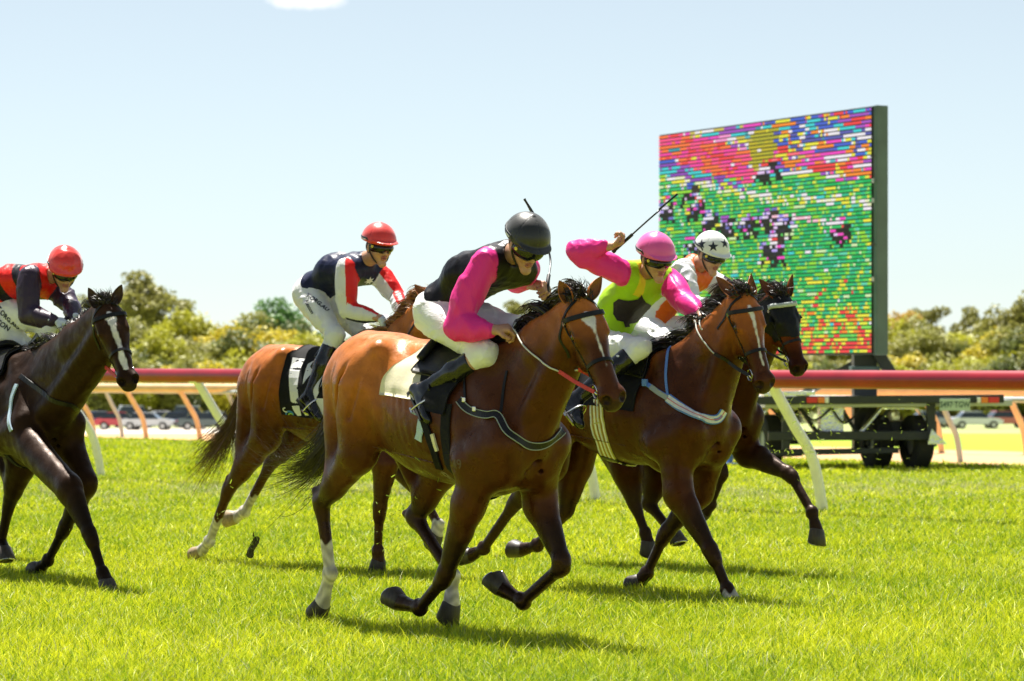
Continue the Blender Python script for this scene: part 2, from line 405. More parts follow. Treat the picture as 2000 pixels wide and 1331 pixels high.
class Skin:
    """a finished body surface that straps and cloths are laid on"""
    def __init__(s, V, F): s.b = BVHTree.FromPolygons([tuple(v) for v in V], [tuple(int(i) for i in f) for f in F])
    def near(s, p, off=0):
        q, n, i, d = s.b.find_nearest(Vector(p)); return NV(q) + NV(n) * off, NV(n)
    def cast(s, o, d, off=0):
        q, n, i, dist = s.b.ray_cast(Vector(o), Vector(d))
        if q is None: return None, None
        return NV(q) + NV(n) * off, NV(n)
    def path(s, pts, off=.003, n=8):
        P = []; N = []
        for p in spline(pts, n):
            a, b = s.near(p, off); P.append(a); N.append(b)
        for _ in range(2):
            P = [P[0]] + [P[i] * .5 + (P[i - 1] + P[i + 1]) * .25 for i in range(1, len(P) - 1)] + [P[-1]]
        return P, N
    def loop(s, c, n, a0, a1, up, off=.004, steps=40, R=.9):
        """points where a plane through c with normal n meets the surface, angles a0..a1 from up"""
        n = unit(n); up = unit(NV(up) - n * (NV(up) @ n)); sd = np.cross(n, up); P = []; N = []
        for i in range(steps + 1):
            a = math.radians(a0 + (a1 - a0) * i / steps); d = up * math.cos(a) + sd * math.sin(a)
            p, nn = s.cast(c, d, off)
            if p is not None and np.linalg.norm(p - c) < R: P.append(p); N.append(d * .6 + nn * .4)
        return P, N

HEADS = {}
def horse(fr, spec):
    """one galloping horse: body (continuous surface), hooves, ears, eyes, mane, tail, tack"""
    J = fr.J; sp = spec; name = 'horse'
    root = empty(name, fr.O, fr.rz, sp['label'], 'horse', 'racehorses galloping on the turf')
    phi = sp.get('pitch', -.10); dz = sp.get('dz', 0)
    cph, sph = math.cos(phi), math.sin(phi)
    def B(u, v, w): return NV((u * cph - (w - 1.25) * sph, v, 1.25 + u * sph + (w - 1.25) * cph + dz))
    bx = NV((cph, 0, sph)); bz = NV((-sph, 0, cph)); RB = np.stack([bx, NV((0, 1, 0)), bz])
    f = Field(.0074)
    # trunk
    f.ell(B(.08, 0, 1.17), (.64, .285, .335), RB, .05, tag='c')
    f.ell(B(.46, 0, 1.19), (.33, .225, .355), RB, .08, tag='c')
    f.ell(B(-.30, 0, 1.26), (.46, .25, .27), RB, .08, tag='c')
    for s_ in (-1, 1):
        f.ell(B(-.52, s_ * .095, 1.31), (.37, .17, .26), RB, .06, tag='c')
        f.cone(B(-.36, s_ * .19, 1.50), B(-.44, s_ * .20, 1.40), .05, .05, .09, tag='c')            # point of hip
        f.ell(B(.66, s_ * .115, 1.07), (.15, .13, .19), RB, .04, tag='c')                         # breast muscle
        f.cone(B(.36, s_ * .10, 1.50), B(.70, s_ * .17, 1.14), .075, .10, .05, flat=((0, 1, 0), .75), tag='c')   # shoulder blade
        f.cone(B(.70, s_ * .17, 1.13), B(.50, s_ * .19, 1.02), .10, .11, .05, tag='c')
        f.cone(B(.36, s_ * .19, 1.26), B(.46, s_ * .20, 1.03), .09, .10, .05, flat=((0, 1, 0), .6), tag='c')    # triceps
    f.cone(B(-.70, 0, 1.50), B(-.15, 0, 1.50), .07, .06, .09, tag='c')
    f.cone(B(-.05, 0, 1.47), B(.45, 0, 1.545), .055, .055, .10, tag='c')                          # withers
    f.cone(B(-.84, 0, 1.46), B(-.93, 0, 1.40), .05, .035, .04, tag='c')                            # dock
    f.cone(B(.62, 0, 1.0), B(.40, 0, .93), .10, .12, .06, tag='c')
    # head and neck
    A = J(*sp['poll']); Z = J(*sp['muzzle']); a = unit(Z - A); HLn = np.linalg.norm(Z - A); K = HLn / .60
    l = unit(NV((0, 1, 0)) - a * a[1]); roll = sp.get('yaw', 0)
    if roll: l = unit(l * math.cos(roll) + np.cross(a, l) * math.sin(roll))
    nn = np.cross(a, l)
    RH = np.stack([a, l, nn]); H = lambda x, y, z: A + (a * x + l * y + nn * z) * K
    neck0 = B(.50, 0, 1.29); nm = (neck0 * .45 + H(.04, 0, -.07) * .55) + NV((-.0, 0, sp.get('arch', .03)))
    f.cone(neck0, nm, .245, .155, .07, flat=((0, 1, 0), .60), tag='n')
    f.cone(nm, H(.06, 0, -.06), .155, .108, .05, flat=(l, .66), tag='n')
    f.cone(B(.38, 0, 1.52), nm + NV((0, 0, .10)), .05, .04, .09, tag='n')
    f.cone(nm + NV((0, 0, .10)), H(-.02, 0, -.01), .04, .045, .08, tag='n')
    f.cone(B(.74, 0, 1.12), H(.13, 0, -.15), .085, .055, .07, tag='n')                            # windpipe line
    if 'throat' in sp: f.cone(B(.74, 0, 1.22), H(.14, 0, -.17), sp['throat'] * 1.25, sp['throat'] * .8, .08, flat=((0, 1, 0), .85), tag='n')
    for s_ in (-1, 1): f.cone(B(.70, s_ * .09, 1.12), H(.10, s_ * .06, -.08), .05, .04, .05, tag='n')
    r = lambda *q: tuple(x * K for x in q)
    f.ell(H(.07, 0, -.035), r(.125, .094, .098), RH, .03, tag='h')
    f.ell(H(.16, 0, -.005), r(.15, .098, .064), RH, .03, tag='h')
    for s_ in (-1, 1):
        f.ell(H(.195, s_ * .043, -.105), r(.145, .034, .112), RH, .03, tag='h')                   # jowl
        f.cone(H(.10, s_ * .072, .012), H(.205, s_ * .083, .022), .022 * K, .017 * K, .02, tag='h')  # brow
        f.cone(H(.22, s_ * .078, -.022), H(.37, s_ * .05, -.03), .014 * K, .009 * K, .022, tag='h')   # face crest
        f.ell(H(.185, s_ * .098, -.008), r(.030, .016, .020), RH, .010, sub=True)                  # eye socket
    f.cone(H(.19, 0, -.015), H(.50, 0, -.030), .072 * K, .052 * K, .03, tag='h')
    f.cone(H(.20, 0, .018), H(.46, 0, -.002), .042 * K, .030 * K, .03, flat=(nn, .7), tag='h')
    f.cone(H(.26, 0, -.125), H(.50, 0, -.088), .042 * K, .028 * K, .03, tag='h')
    f.ell(H(.535, 0, -.042), r(.070, .064, .060), RH, .03, tag='m')
    for s_ in (-1, 1):
        f.ell(H(.545, s_ * .042, -.012), r(.044, .028, .032), RH, .018, tag='m')
        f.ell(H(.574, s_ * .048, .002), r(.030, .024, .024), RH, .006, sub=True, tag='m')         # nostril
        f.ell(H(.30, s_ * .092, -.055), r(.10, .03, .022), RH, .03, sub=True)
    f.ell(H(.583, 0, -.062), r(.024, .044, .032), RH, .015, tag='m')
    f.ell(H(.545, 0, -.105), r(.036, .036, .022), RH, .012, tag='m')
    f.ell(H(.590, 0, -.090), r(.055, .075, .0045), RH, .006, sub=True)                            # mouth line
    # legs
    chains = []; socks = sp.get('socks', {})
    rs = sp.get('legscale', 1.0)
    for key, pts in sp['legs'].items():
        s_ = -1 if key[0] == 'n' else 1; hind = key[1] == 'h'
        vv = [.175, .15, .13, .12] if hind else [.185, .155, .13, .12]
        P = [J(q[0], q[1], q[2] if len(q) > 2 else s_ * vv[i]) for i, q in enumerate(pts)]
        if hind:
            hip = B(-.50, s_ * .16, 1.28); st, hk, ft, toe = P
            f.cone(hip, st, .20, .125, .06, flat=((0, 1, 0), .78), tag='c')
            f.cone(B(-.76, s_ * .13, 1.26), st * .35 + hk * .65 - unit(st - hip) * 0, .115, .06, .05, flat=((0, 1, 0), .8), tag='c')
            f.cone(st, hk, .108 * rs, .042, .05, bulge=.012, flat=((0, 1, 0), .82), tag=key + '0')
            ck = unit(ft - hk); bk = rot2(ck, -math.pi / 2); bk = -bk if (bk @ (hk - st)) * 0 + (rot2(ck, -math.pi / 2)[0]) > 9 else bk
            f.cone(hk - ck * .085 + bk * .045, hk + bk * .028 + ck * .02, .017, .022, .03, tag=key + '1')      # point of hock
            f.cone(hk - ck * .02, hk + ck * .06, .050, .040, .03, flat=((0, 1, 0), .85), tag=key + '1')
            f.cone(hk - ck * .08 + bk * .042, st * .6 + hk * .4 + bk * .04, .012, .02, .03, tag=key + '0')     # tendon
            f.cone(hk + ck * .04, ft, .037 * rs, .031 * rs, .02, tag=key + '2')
            f.cone(hk + ck * .05 + bk * .026, ft + bk * .024, .014, .015, .010, tag=key + '2'); f.ell(st * .68 + hk * .32 - bk * .03, (.05, .05, .085), None, .03, tag=key + '0')
        else:
            el, kn, ft, toe = P
            f.cone(B(.60, s_ * .17, 1.06), el, .13, .098, .06, flat=((0, 1, 0), .8), tag='c')
            f.cone(el, kn, .092 * rs, .040, .05, bulge=.006, flat=((0, 1, 0), .80), tag=key + '0')
            ck = unit(ft - kn); bk = rot2(ck, -math.pi / 2)
            f.cone(kn - unit(kn - el) * .035, kn + ck * .035, .054, .047, .022, flat=((0, 1, 0), .9), tag=key + '1')
            f.cone(kn + ck * .03, ft, .034 * rs, .029 * rs, .02, tag=key + '2')
            f.cone(kn + bk * .024, ft + bk * .022, .014, .015, .010, tag=key + '2'); f.cone(kn + bk * .045 - ck * .005, kn + bk * .042 + ck * .03, .014, .012, .012, tag=key + '1')
            f.ell(el * .72 + kn * .28 - bk * .035, (.045, .045, .07), None, .03, tag=key + '0')
            f.ell(kn - bk * .018 + ck * .01, (.030, .036, .030), None, .012, tag=key + '1')
        f.ell(ft, (.047, .042, .047), None, .010, tag=key + '3')
        f.ell(ft + bk * .030, (.026, .026, .030), None, .010, tag=key + '3')
        pd = unit(toe - ft); ln = np.linalg.norm(toe - ft)
        f.cone(ft, ft + pd * max(ln - .085, .07), .032, .040, .02, tag=key + '3')
        f.cone(ft + pd * max(ln - .12, .03), ft + pd * max(ln - .080, .075), .040, .046, .015, tag=key + '3')
        chains.append((key, P))
        hoof_mesh(ft, toe, root, M['hoof_pale'] if key in sp.get('pale_hooves', ()) else M['hoof'])
    for s_ in (-1, 1):
        G = lambda p, q, r1, r2, k=.024: f.cone(B(p[0], s_ * p[1], p[2]), B(q[0], s_ * q[1], q[2]), r1, r2, k, sub=True)
        G((.20, .318, 1.38), (.34, .292, 1.02), .016, .020, .035)            # behind the shoulder
        G((.46, .262, 1.42), (.62, .288, 1.16), .010, .013)                  # shoulder blade
        G((.36, .298, 1.30), (.52, .296, 1.10), .008, .010)                  # triceps edge
        G((.30, .305, 1.05), (.46, .288, .97), .010, .012)
        G((-.27, .305, 1.38), (-.20, .305, 1.12), .028, .034, .06)           # flank hollow
        G((-.50, .300, 1.44), (-.62, .276, 1.08), .009, .012)                # haunch seams
        G((-.66, .268, 1.38), (-.72, .246, 1.06), .007, .010)
        G((-.38, .300, 1.34), (-.46, .288, 1.12), .008, .010)
        G((.70, .055, 1.20), (.76, .060, 1.00), .010, .012)                  # breast
        f.cone(B(.72, s_ * .012, 1.20), B(.80, 0, 1.00), .018, .015, .03, sub=True)
        f.cone(B(.30, s_ * .295, .98), B(-.25, s_ * .275, .99), .006, .007, .02)                      # spur vein along the belly
    V, F = f.mesh(); V = smooth_verts(V, F, 1, .45)
    # slight muscle relief
    N = vnormals(V, F)
    nz = folds(V, .0026, 11, sp['seed'], sharp=False) * sstep(V[:, 2], .75, 1.0)
    rib = np.sin((V[:, 0] + .18 * (V[:, 2] - 1.2)) * 105) * sstep(V[:, 0], -.22, -.05) * (1 - sstep(V[:, 0], .12, .26)) * sstep(V[:, 2], .95 + dz, 1.08 + dz) * (1 - sstep(V[:, 2], 1.30 + dz, 1.42 + dz)) * .0012 * (1 + .5 * np.sin(V[:, 2] * 31))
    nz = nz + rib + folds(V, .0010, 34, sp['seed'] + 70, sharp=False) * sstep(V[:, 2], .6, .9); V = V + N * nz[:, None]
    # coat colours: darker underparts of a bay, deepened to paint shade into the coat
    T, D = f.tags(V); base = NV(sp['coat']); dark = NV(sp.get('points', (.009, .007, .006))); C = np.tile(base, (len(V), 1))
    near = np.argmin(D, 0)
    low = NV(sp.get('under', base * NV((.11, .10, .18)))); w_ = np.clip(1 - sstep(V[:, 2] - .10 * V[:, 0] + .03 * np.sin(V[:, 0] * 9 + V[:, 1] * 5), 1.02 + dz, 1.56 + dz) * 1.0, 0, 1) * (V[:, 2] < 1.62)  # painted shade: lit colour along the back fades to near black below
    w_ = np.clip(w_ + .9 * sstep(V[:, 0], .10, .50) * (1 - sstep(V[:, 2], 1.45, 1.85)), 0, 1) * .97  # chest and forehand darkened further, also painted shade
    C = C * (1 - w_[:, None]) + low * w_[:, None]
    lm = np.array([T[i][0] in 'nf' and len(T[i]) == 3 for i in near]); nearn = np.array(T)[near]
    for key, P in chains:
        for seg, amt in (('0', 0), ('1', 1), ('2', 1), ('3', 1)):
            m_ = nearn == key + seg
            if seg == '0':
                t = (V[m_] - P[0]) @ (P[1] - P[0]) / ((P[1] - P[0]) ** 2).sum(); x = sstep(t, *((.0, .62) if key[1] == 'f' else (.30, .92))) * sp.get('dark', .92)
            else: x = np.full(m_.sum(), .95 if seg != '1' else .9) * min(1, sp.get('dark', .85) + .05)
            C[m_] = C[m_] * (1 - x[:, None]) + dark * x[:, None]
        if key in socks:                                     # white stocking from the foot up, length along the cannon
            top = socks[key]; q = (V - P[2]) @ unit(P[1] - P[2]); m_ = np.isin(nearn, [key + '2', key + '3', key + '1'])
            e = .02 * np.sin(V[:, 0] * 70 + V[:, 1] * 50); x = sstep(-(q + e), -top - .012, -top + .004) * m_
            C = C * (1 - x[:, None]) + (NV((.60, .56, .50)) * (1 + .25 * np.sin(V[:, 2] * 90 + 3 * np.sin(V[:, 0] * 60)))[:, None] * .9) * x[:, None]
    q = (V - A) @ RH.T / K; hm = np.array([t in ('h', 'm') for t in T])[near]
    x = sstep(q[:, 0] - q[:, 2] * .9, .545, .60) * hm * sp.get('muz', .85); C = C * (1 - x[:, None]) + NV((.022, .016, .015)) * x[:, None]
    x = (1 - sstep((q[:, 0] - .572) ** 2 + (np.abs(q[:, 1]) - .046) ** 2 + (q[:, 2] - .002) ** 2, .00055, .0011)) * hm; C = C * (1 - x[:, None]) + NV((.006, .004, .004)) * x[:, None]
    x = sstep(-((q[:, 0] - .185) ** 2 + (np.abs(q[:, 1]) - .09) ** 2 + (q[:, 2] + .008) ** 2), -.0022, -.0009) * hm; C = C * (1 - x[:, None]) + NV((.02, .014, .012)) * x[:, None]
    if 'blaze' in sp:                                        # list of (x, half width, centre)
        bz_ = sp['blaze']; xs = [b[0] for b in bz_]; hw = np.interp(q[:, 0], xs, [b[1] for b in bz_], left=-.01, right=-.01)
        ce = np.interp(q[:, 0], xs, [b[2] for b in bz_]); e = .0025 * np.sin(q[:, 0] * 40 + 2 * np.sign(q[:, 1])) + .0015 * np.sin(q[:, 0] * 130 + q[:, 1] * 60)
        x = sstep(hw + e - np.abs(q[:, 1] - ce), -.002, .006) * hm * (q[:, 2] > -.03); C = C * (1 - x[:, None]) + NV((.74, .70, .66)) * x[:, None]
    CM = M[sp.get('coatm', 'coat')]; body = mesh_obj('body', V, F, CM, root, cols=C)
    sk = Skin(V, F)
    # ears
    for s_ in (-1, 1):
        e0 = H(.005, s_ * .052, .035); ed = sp.get('ears', {}).get(s_)
        tip = J(*ed) if ed else H(-.13, s_ * .09, .02)
        d = unit(tip - e0); Ln = np.linalg.norm(tip - e0); op = unit(nn * .9 + l * s_ * .55 + a * .2); op = unit(op - d * (op @ d)); sd = np.cross(d, op)
        Vv = []; Ff = []; na, nt_ = 12, 12
        prof = lambda t: .036 * (math.sin(math.pi * min(1, .22 + .78 * t)) ** .75) * (1 - .12 * t) + .001
        for lay in (0, 1):
            for i in range(nt_ + 1):
                t = i / nt_; rr = prof(t) * (1 if lay == 0 else .86) * K; c0 = e0 - d * .012 + d * (t * Ln + .012) - op * 0
                for k in range(na + 1):
                    an = math.radians(-128 + 256 * k / na) ; an *= (1 - .45 * t)
                    Vv.append(c0 + (-op * math.cos(an) * .8 + sd * math.sin(an)) * rr + op * .012 * (1 - t))
        w_ = na + 1; h_ = (nt_ + 1) * w_
        for lay in (0, 1):
            for i in range(nt_):
                for k in range(na):
                    q4 = (lay * h_ + i * w_ + k, lay * h_ + i * w_ + k + 1, lay * h_ + (i + 1) * w_ + k + 1, lay * h_ + (i + 1) * w_ + k)
                    Ff.append(q4 if lay == 0 else q4[::-1])
        for i in range(nt_):
            for k in (0, na):
                Ff.append((i * w_ + k, (i + 1) * w_ + k, h_ + (i + 1) * w_ + k, h_ + i * w_ + k))
        cc = np.tile(NV(sp.get('earcol', base)), (len(Vv), 1)); cc[h_:] = cc[h_:] * .45 + NV((.05, .035, .03))
        mesh_obj('ear', Vv, Ff, CM, root, cols=cc)
        mb = MB(); bm = bmesh.new(); bmesh.ops.create_uvsphere(bm, u_segments=16, v_segments=10, radius=.021 * K)
        mb.add([v.co + Vector(H(.185, s_ * .081, -.006)) for v in bm.verts], [[v.index for v in g.verts] for g in bm.faces]); bm.free()
        mb.build('eye', M['eye'], root, smooth=True)
        # eyelids
        lv = MB(); lv.tube([H(.185 + .031 * math.cos(t_), s_ * (.094 - .006 * abs(math.cos(t_))), -.004 + .016 * math.sin(t_)) for t_ in np.linspace(.15, math.pi - .15, 10)], .0055 * K, 6)
        lid = lv.build('eyelid', M['coat'], root, smooth=True); at = lid.data.color_attributes.new('coat', 'FLOAT_COLOR', 'POINT')
        at.data.foreach_set('color', np.tile(np.append(base * .6, 1), (len(lid.data.vertices), 1)).astype(np.float32).ravel())
    # mane
    rg = np.random.default_rng(sp['seed'] + 50); R0 = []; D0 = []; Ls = []
    crest = spline([H(.03, 0, .05), H(-.05, 0, .0), nm + NV((-.02, 0, .13)), B(.36, 0, 1.56)], 14)
    nh = sp.get('mane_n', 3600)
    side = sp.get('mane_side', 1); lock = rg.normal(size=(46, 3)); ll = rg.uniform(.6, 1.25, 46)
    for i in range(nh):
        t = rg.uniform(0, 1); k_ = int(t * 45.99); p = NV(crest[int(t * (len(crest) - 1))]) + rg.normal(size=3) * .010
        pp, n_ = sk.near(p, -.004); R0.append(pp)
        D0.append(NV((-.75, side * (.30 + .35 * lock[k_][1]), .30 + .34 * lock[k_][2])) + n_ * .35 + rg.normal(size=3) * .07); Ls.append(sp.get('mane_len', .21) * ll[k_] * (1.5 if t > .8 else 1))
        if t > .78: D0[-1] = NV((-.8, -.6 + .3 * lock[k_][1], .25 + .3 * lock[k_][0])) + rg.normal(size=3) * .12
    hair('mane', R0, D0, Ls, M[sp.get('hair', 'hair_dark')], root, .0030, (-1, .35 * side, -.12), .9, sp['seed'], stray=.10)
    # forelock
    R0 = []; D0 = []
    for i in range(420):
        R0.append(H(-.01 + rg.uniform(-.02, .04), rg.normal() * .022, .048)); D0.append(-a * rg.uniform(.0, 1) + nn * .7 + l * rg.normal() * .5)
    hair('forelock', R0, D0, [.10] * 420, M[sp.get('hair', 'hair_dark')], root, .003, -a * .3 + NV((-1.2, .2, 0)), .5, sp['seed'] + 3, stray=.5)
    # tail
    if 'tail' in sp:
        tl = [J(*q) for q in sp['tail']]; tp = [B(-.88, 0, 1.43)] + tl; n_t = sp.get('tail_n', 850)
        Vv = []; Ff = []; sg = 16
        cv = spline(tp, 8); cvn = np.array([list(c) for c in cv])
        for i in range(n_t):
            off = rg.normal(size=3); off2 = rg.normal(size=3); fr_ = rg.uniform(.5, 1.0) if i % 6 else 1.0; off = off * (1 if i % 7 else 1.9); st_ = max(0, rg.uniform(-.6, .35)); w = rg.uniform(.0008, .0024); ph = rg.uniform(0, 6)
            for k in range(sg + 1):
                t = st_ + (fr_ - st_) * k / sg; x = min(t, 1) * (len(cvn) - 1); j = min(int(x), len(cvn) - 2); p = cvn[j] + (cvn[j + 1] - cvn[j]) * (x - j)
                p = p + off * (.016 + sp.get('tail_spread', .075) * t * t) * (.8 + .35 * math.sin(4 * t + ph)) + off2 * .03 * math.sin(5 * t + ph) * t
                sdv = unit(np.cross(NV((.3, .5, .8)) + off2 * .2, cvn[j + 1] - cvn[j])) * w * (1 - (k / sg) ** 2 * .9)
                Vv += [p - sdv, p + sdv]
            b = i * (sg + 1) * 2; Ff += [(b + 2 * k, b + 2 * k + 1, b + 2 * k + 3, b + 2 * k + 2) for k in range(sg)]
        mesh_obj('tail', Vv, np.array(Ff), M[sp.get('tailhair', sp.get('hair', 'hair_dark'))], root)
    # bridle
    br = MB(); wS = .021 * K
    def strap(pts, w=wS, off=.004, n=7, th=.0035):
        P, N = sk.path(pts, off, n); br.add(*ribbon(P, N, w, th))
    ring = [H(.475, s_ * .062, -.075) for s_ in (-1, 1)]
    if sp.get('browband', True):
        P, N = sk.loop(H(.085, 0, -.02), unit(a * .93 - nn * .30), -88, 88, nn, .006, 26, R=.2); br.add(*ribbon(P, N, .026 * K, .008))
    for s_ in (-1, 1):
        strap([H(.02, s_ * .03, .06), H(.06, s_ * .09, .0), H(.09, s_ * .10, -.03), H(.25, s_ * .09, -.055), H(.38, s_ * .075, -.06), H(.465, s_ * .06, -.072)], .017 * K)
        strap([H(.06, s_ * .095, -.02), H(.12, s_ * .10, -.11), H(.16, s_ * .06, -.20)], .015 * K)
    if sp.get('noseband', True):
        P, N = sk.loop(H(.36, 0, -.05), unit(a), -180, 180, nn, .004, 44, R=.16); br.add(*ribbon(P, N, .020 * K, .004))
    bridle = br.build('bridle', M['leather'], root, smooth=False)
    for s_, c in zip((-1, 1), ring):
        mb = MB(); c2, n2 = sk.near(c, .012); c2 = c2
        mb.tube([c2 + (a * math.cos(t_) + nn * math.sin(t_)) * .036 * K for t_ in np.linspace(0, 2 * math.pi, 25)[:-1]], .0042, 8, closed=True)
        mb.build('bit_ring', M['steel'], bridle, smooth=True)
    bb = MB(); bb.tube([ring[0], H(.50, -.04, -.085), H(.50, .04, -.085), ring[1]], .007, 8); bb.build('bit', M['steel'], bridle, smooth=True)
    for s_ in (-1, 1):
        mb = MB(); p, n2 = sk.near(H(.095, s_ * .10, -.02), .008); mb.tube([p, p + n2 * .007], .013 * K, 12); mb.build('rosette', M['steel'], bridle)
    if sp.get('browtop'):                                      # pale brow band over a hood
        mb = MB(); P, N = sk.loop(H(.07, 0, -.02), unit(a * .95 - nn * .25), -80, 80, nn, .014, 26, R=.2); mb.add(*ribbon(P, N, .034, .012)); mb.build('browband', M['sheep'], root, smooth=True)
    ctx = dict(root=root, B=B, H=H, sk=sk, a=a, l=l, nn=nn, K=K, ring=ring, fr=fr, body=body, RB=RB, nm=nm, V=V, F=F, bx=bx, bz=bz)
    bl = {k: [round(float(np.linalg.norm(P[i + 1] - P[i])), 2) for i in range(3)] for k, P in chains}
    print('HORSE', sp['seed'], 'head', round(HLn, 2), bl, 'feetz', {k: round(float(P[3][2]), 2) for k, P in chains})
    return ctx

def reins(c, hand, m1='leather', m2=None, slack=.04, side=(-1, 1), split=.45):
    """reins from the bit rings to the rider's hand"""
    for s_, rg_ in zip((-1, 1), c['ring']):
        if s_ not in side: continue
        p0, _ = c['sk'].near(rg_, .014); p1 = NV(hand[0] if s_ < 0 else hand[-1]); n_ = 26; P = []
        for i in range(n_ + 1):
            t = i / n_; p = p0 * (1 - t) + p1 * t - NV((0, 0, 1)) * slack * 4 * t * (1 - t)
            q, nq = c['sk'].near(p, .006)
            if (p - q) @ nq < 0: p = q
            P.append(p)
        P0_ = list(P)
        for _ in range(3): P = [P[0]] + [P[i] * .5 + (P[i - 1] + P[i + 1]) * .25 for i in range(1, n_)] + [P[-1]]
        for i in range(1, n_):
            q, nq = c['sk'].near(P[i], .010)
            if (P[i] - q) @ nq < 0: P[i] = q
        k = int(n_ * split) if m2 else n_
        mb = MB(); mb.add(*ribbon(P[:k + 1], [NV((0, s_, .2))] * (k + 1), .022 if m2 else .018, .007)); o = mb.build('rein', M[m2 or m1], c['root'])
        if m2: mb = MB(); mb.tube(P[k:], .0045, 8); o2 = mb.build('rein_end', M[m1], o, smooth=True)

def drape(c, u0, u1, a0, a1, off, m, name, parent=None, w0=1.16, nu=24, na=36, fn=None, thick=.006, wrinkle=.003, seed=3):
    """cloth laid over the back: along the body u, round the barrel by angle (0 = spine, negative = near side)"""
    sk, B = c['sk'], c['B']; V = np.zeros((nu + 1, na + 1, 3)); N = np.zeros_like(V)
    for i in range(nu + 1):
        for k in range(na + 1):
            s_ = i / nu; t = k / na; uu = u0 + (u1 - u0) * s_; an = a0 + (a1 - a0) * t
            if fn: uu, an = fn(s_, t)
            ar = math.radians(an); d = NV((0, math.sin(ar), 0)) + c['bz'] * math.cos(ar); o = B(uu, 0, w0)
            p, n_ = sk.cast(o, d, off)
            if p is None or np.linalg.norm(p - o) > .55: p = o + d * .3; n_ = d
            V[i, k] = p; N[i, k] = d
    for _ in range(2): V[1:-1, 1:-1] = V[1:-1, 1:-1] * .4 + .15 * (V[:-2, 1:-1] + V[2:, 1:-1] + V[1:-1, :-2] + V[1:-1, 2:])
    w = folds(V.reshape(-1, 3), wrinkle, 14, seed).reshape(nu + 1, na + 1, 1); V = V + N * (w + wrinkle)
    top = (V + N * thick).reshape(-1, 3); bot = V.reshape(-1, 3); n1 = len(bot); F = []
    id_ = lambda i, k: i * (na + 1) + k
    for i in range(nu):
        for k in range(na):
            q = (id_(i, k), id_(i, k + 1), id_(i + 1, k + 1), id_(i + 1, k)); F.append(q[::-1]); F.append(tuple(x + n1 for x in q))
    rim = [id_(i, 0) for i in range(nu + 1)] + [id_(nu, k) for k in range(1, na + 1)] + [id_(i, na) for i in range(nu - 1, -1, -1)] + [id_(0, k) for k in range(na - 1, 0, -1)]
    for i in range(len(rim)): x, y = rim[i], rim[(i + 1) % len(rim)]; F.append((x, y, y + n1, x + n1))
    return mesh_obj(name, np.concatenate([bot, top]), F, m, parent or c['root'])

def text_mesh(txt, size, extr=0, bold=0.0, font=None):
    cu = bpy.data.curves.new('t', 'FONT'); cu.body = txt; cu.size = size; cu.align_x = 'CENTER'; cu.align_y = 'CENTER'; cu.offset = bold; cu.resolution_u = 3
    if font:
        try: cu.font = bpy.data.fonts.load(font)
        except Exception: pass
    o = bpy.data.objects.new('t', cu); COL.objects.link(o); dg = bpy.context.evaluated_depsgraph_get(); dg.update()
    me = bpy.data.meshes.new_from_object(o.evaluated_get(dg)); bm = bmesh.new(); bm.from_mesh(me)
    bmesh.ops.triangulate(bm, faces=bm.faces[:])
    for _ in range(3):
        es = [e for e in bm.edges if e.calc_length() > size * .12]
        if es: bmesh.ops.subdivide_edges(bm, edges=es, cuts=1)
        bmesh.ops.triangulate(bm, faces=bm.faces[:])
    V = np.array([tuple(v.co) for v in bm.verts]); F = [[v.index for v in f_.verts] for f_ in bm.faces]; bm.free()
    bpy.data.objects.remove(o); bpy.data.curves.remove(cu); bpy.data.meshes.remove(me); return V, F
def decal(V2, F, c0, ex, ey, sk, off, name, m, parent, base=None, R=.25):
    """flat lettering laid on a surface: V2 (x,y) placed at c0 + x*ex + y*ey and dropped along the normal"""
    ex, ey = unit(ex), unit(ey); nz = np.cross(ex, ey); out = []
    for v in V2:
        p = c0 + ex * v[0] + ey * v[1]; q, n_ = sk.cast(p + nz * R, -nz, 0)
        if q is None or abs((q - p) @ nz) > R: q = sk.near(p)[0]
        out.append(q + nz * off)
    out = np.array(out)
    if base is not None: out = out - base
    return mesh_obj(name, out, F, m, parent, smooth=False)
# ------------------------------------------------------------------ riders
M['skin'] = mat('tanned_skin', (.50, .27, .17), .5, noise=(40, .12), subs=.12, bump=(120, .15, .0015))
M['silk'] = mat('racing_silk', rough=.40, spec=.22, attr='coat', bump=(22, .6, .010, (1, 1, .40)))
M['breeches'] = mat('white_breeches', (.78, .79, .80), .55, noise=(20, .05), bump=(45, .45, .006, (1, 1, 2)), sheen=.2)
M['boot'] = mat('polished_boot', (.007, .008, .011), .18, spec=.4, coat=.3, bump=(25, .35, .006))
M['lens'] = mat('dark_goggle_lens', (.008, .010, .010), .07, spec=.5)
M['goggle'] = mat('goggle_frame', (.012, .012, .012), .4)
M['glove'] = mat('white_glove', (.66, .72, .74), .6, noise=(60, .15), bump=(120, .3, .002))
M['hairbrown'] = mat('short_brown_hair', (.06, .035, .02), .7, noise=(90, .4))
M['whip'] = mat('whip_leather', (.012, .014, .016), .35, bump=(200, .4, .001))
M['ink'] = mat('navy_print', (.015, .02, .04), .7)
M['white_print'] = mat('white_print', (.8, .8, .8), .6)
M['yellow_print'] = mat('yellow_print', (.7, .55, .08), .5)
M['lip'] = mat('lip_skin', (.36, .13, .10), .5)
CAPM = {}
def capmat(c, rough=.35):
    k = tuple(c) + (rough,)
    if k not in CAPM: CAPM[k] = mat('helmet_silk', c, rough, noise=(18, .04), sheen=.2, bump=(30, .25, .004), coat=.15)
    return CAPM[k]

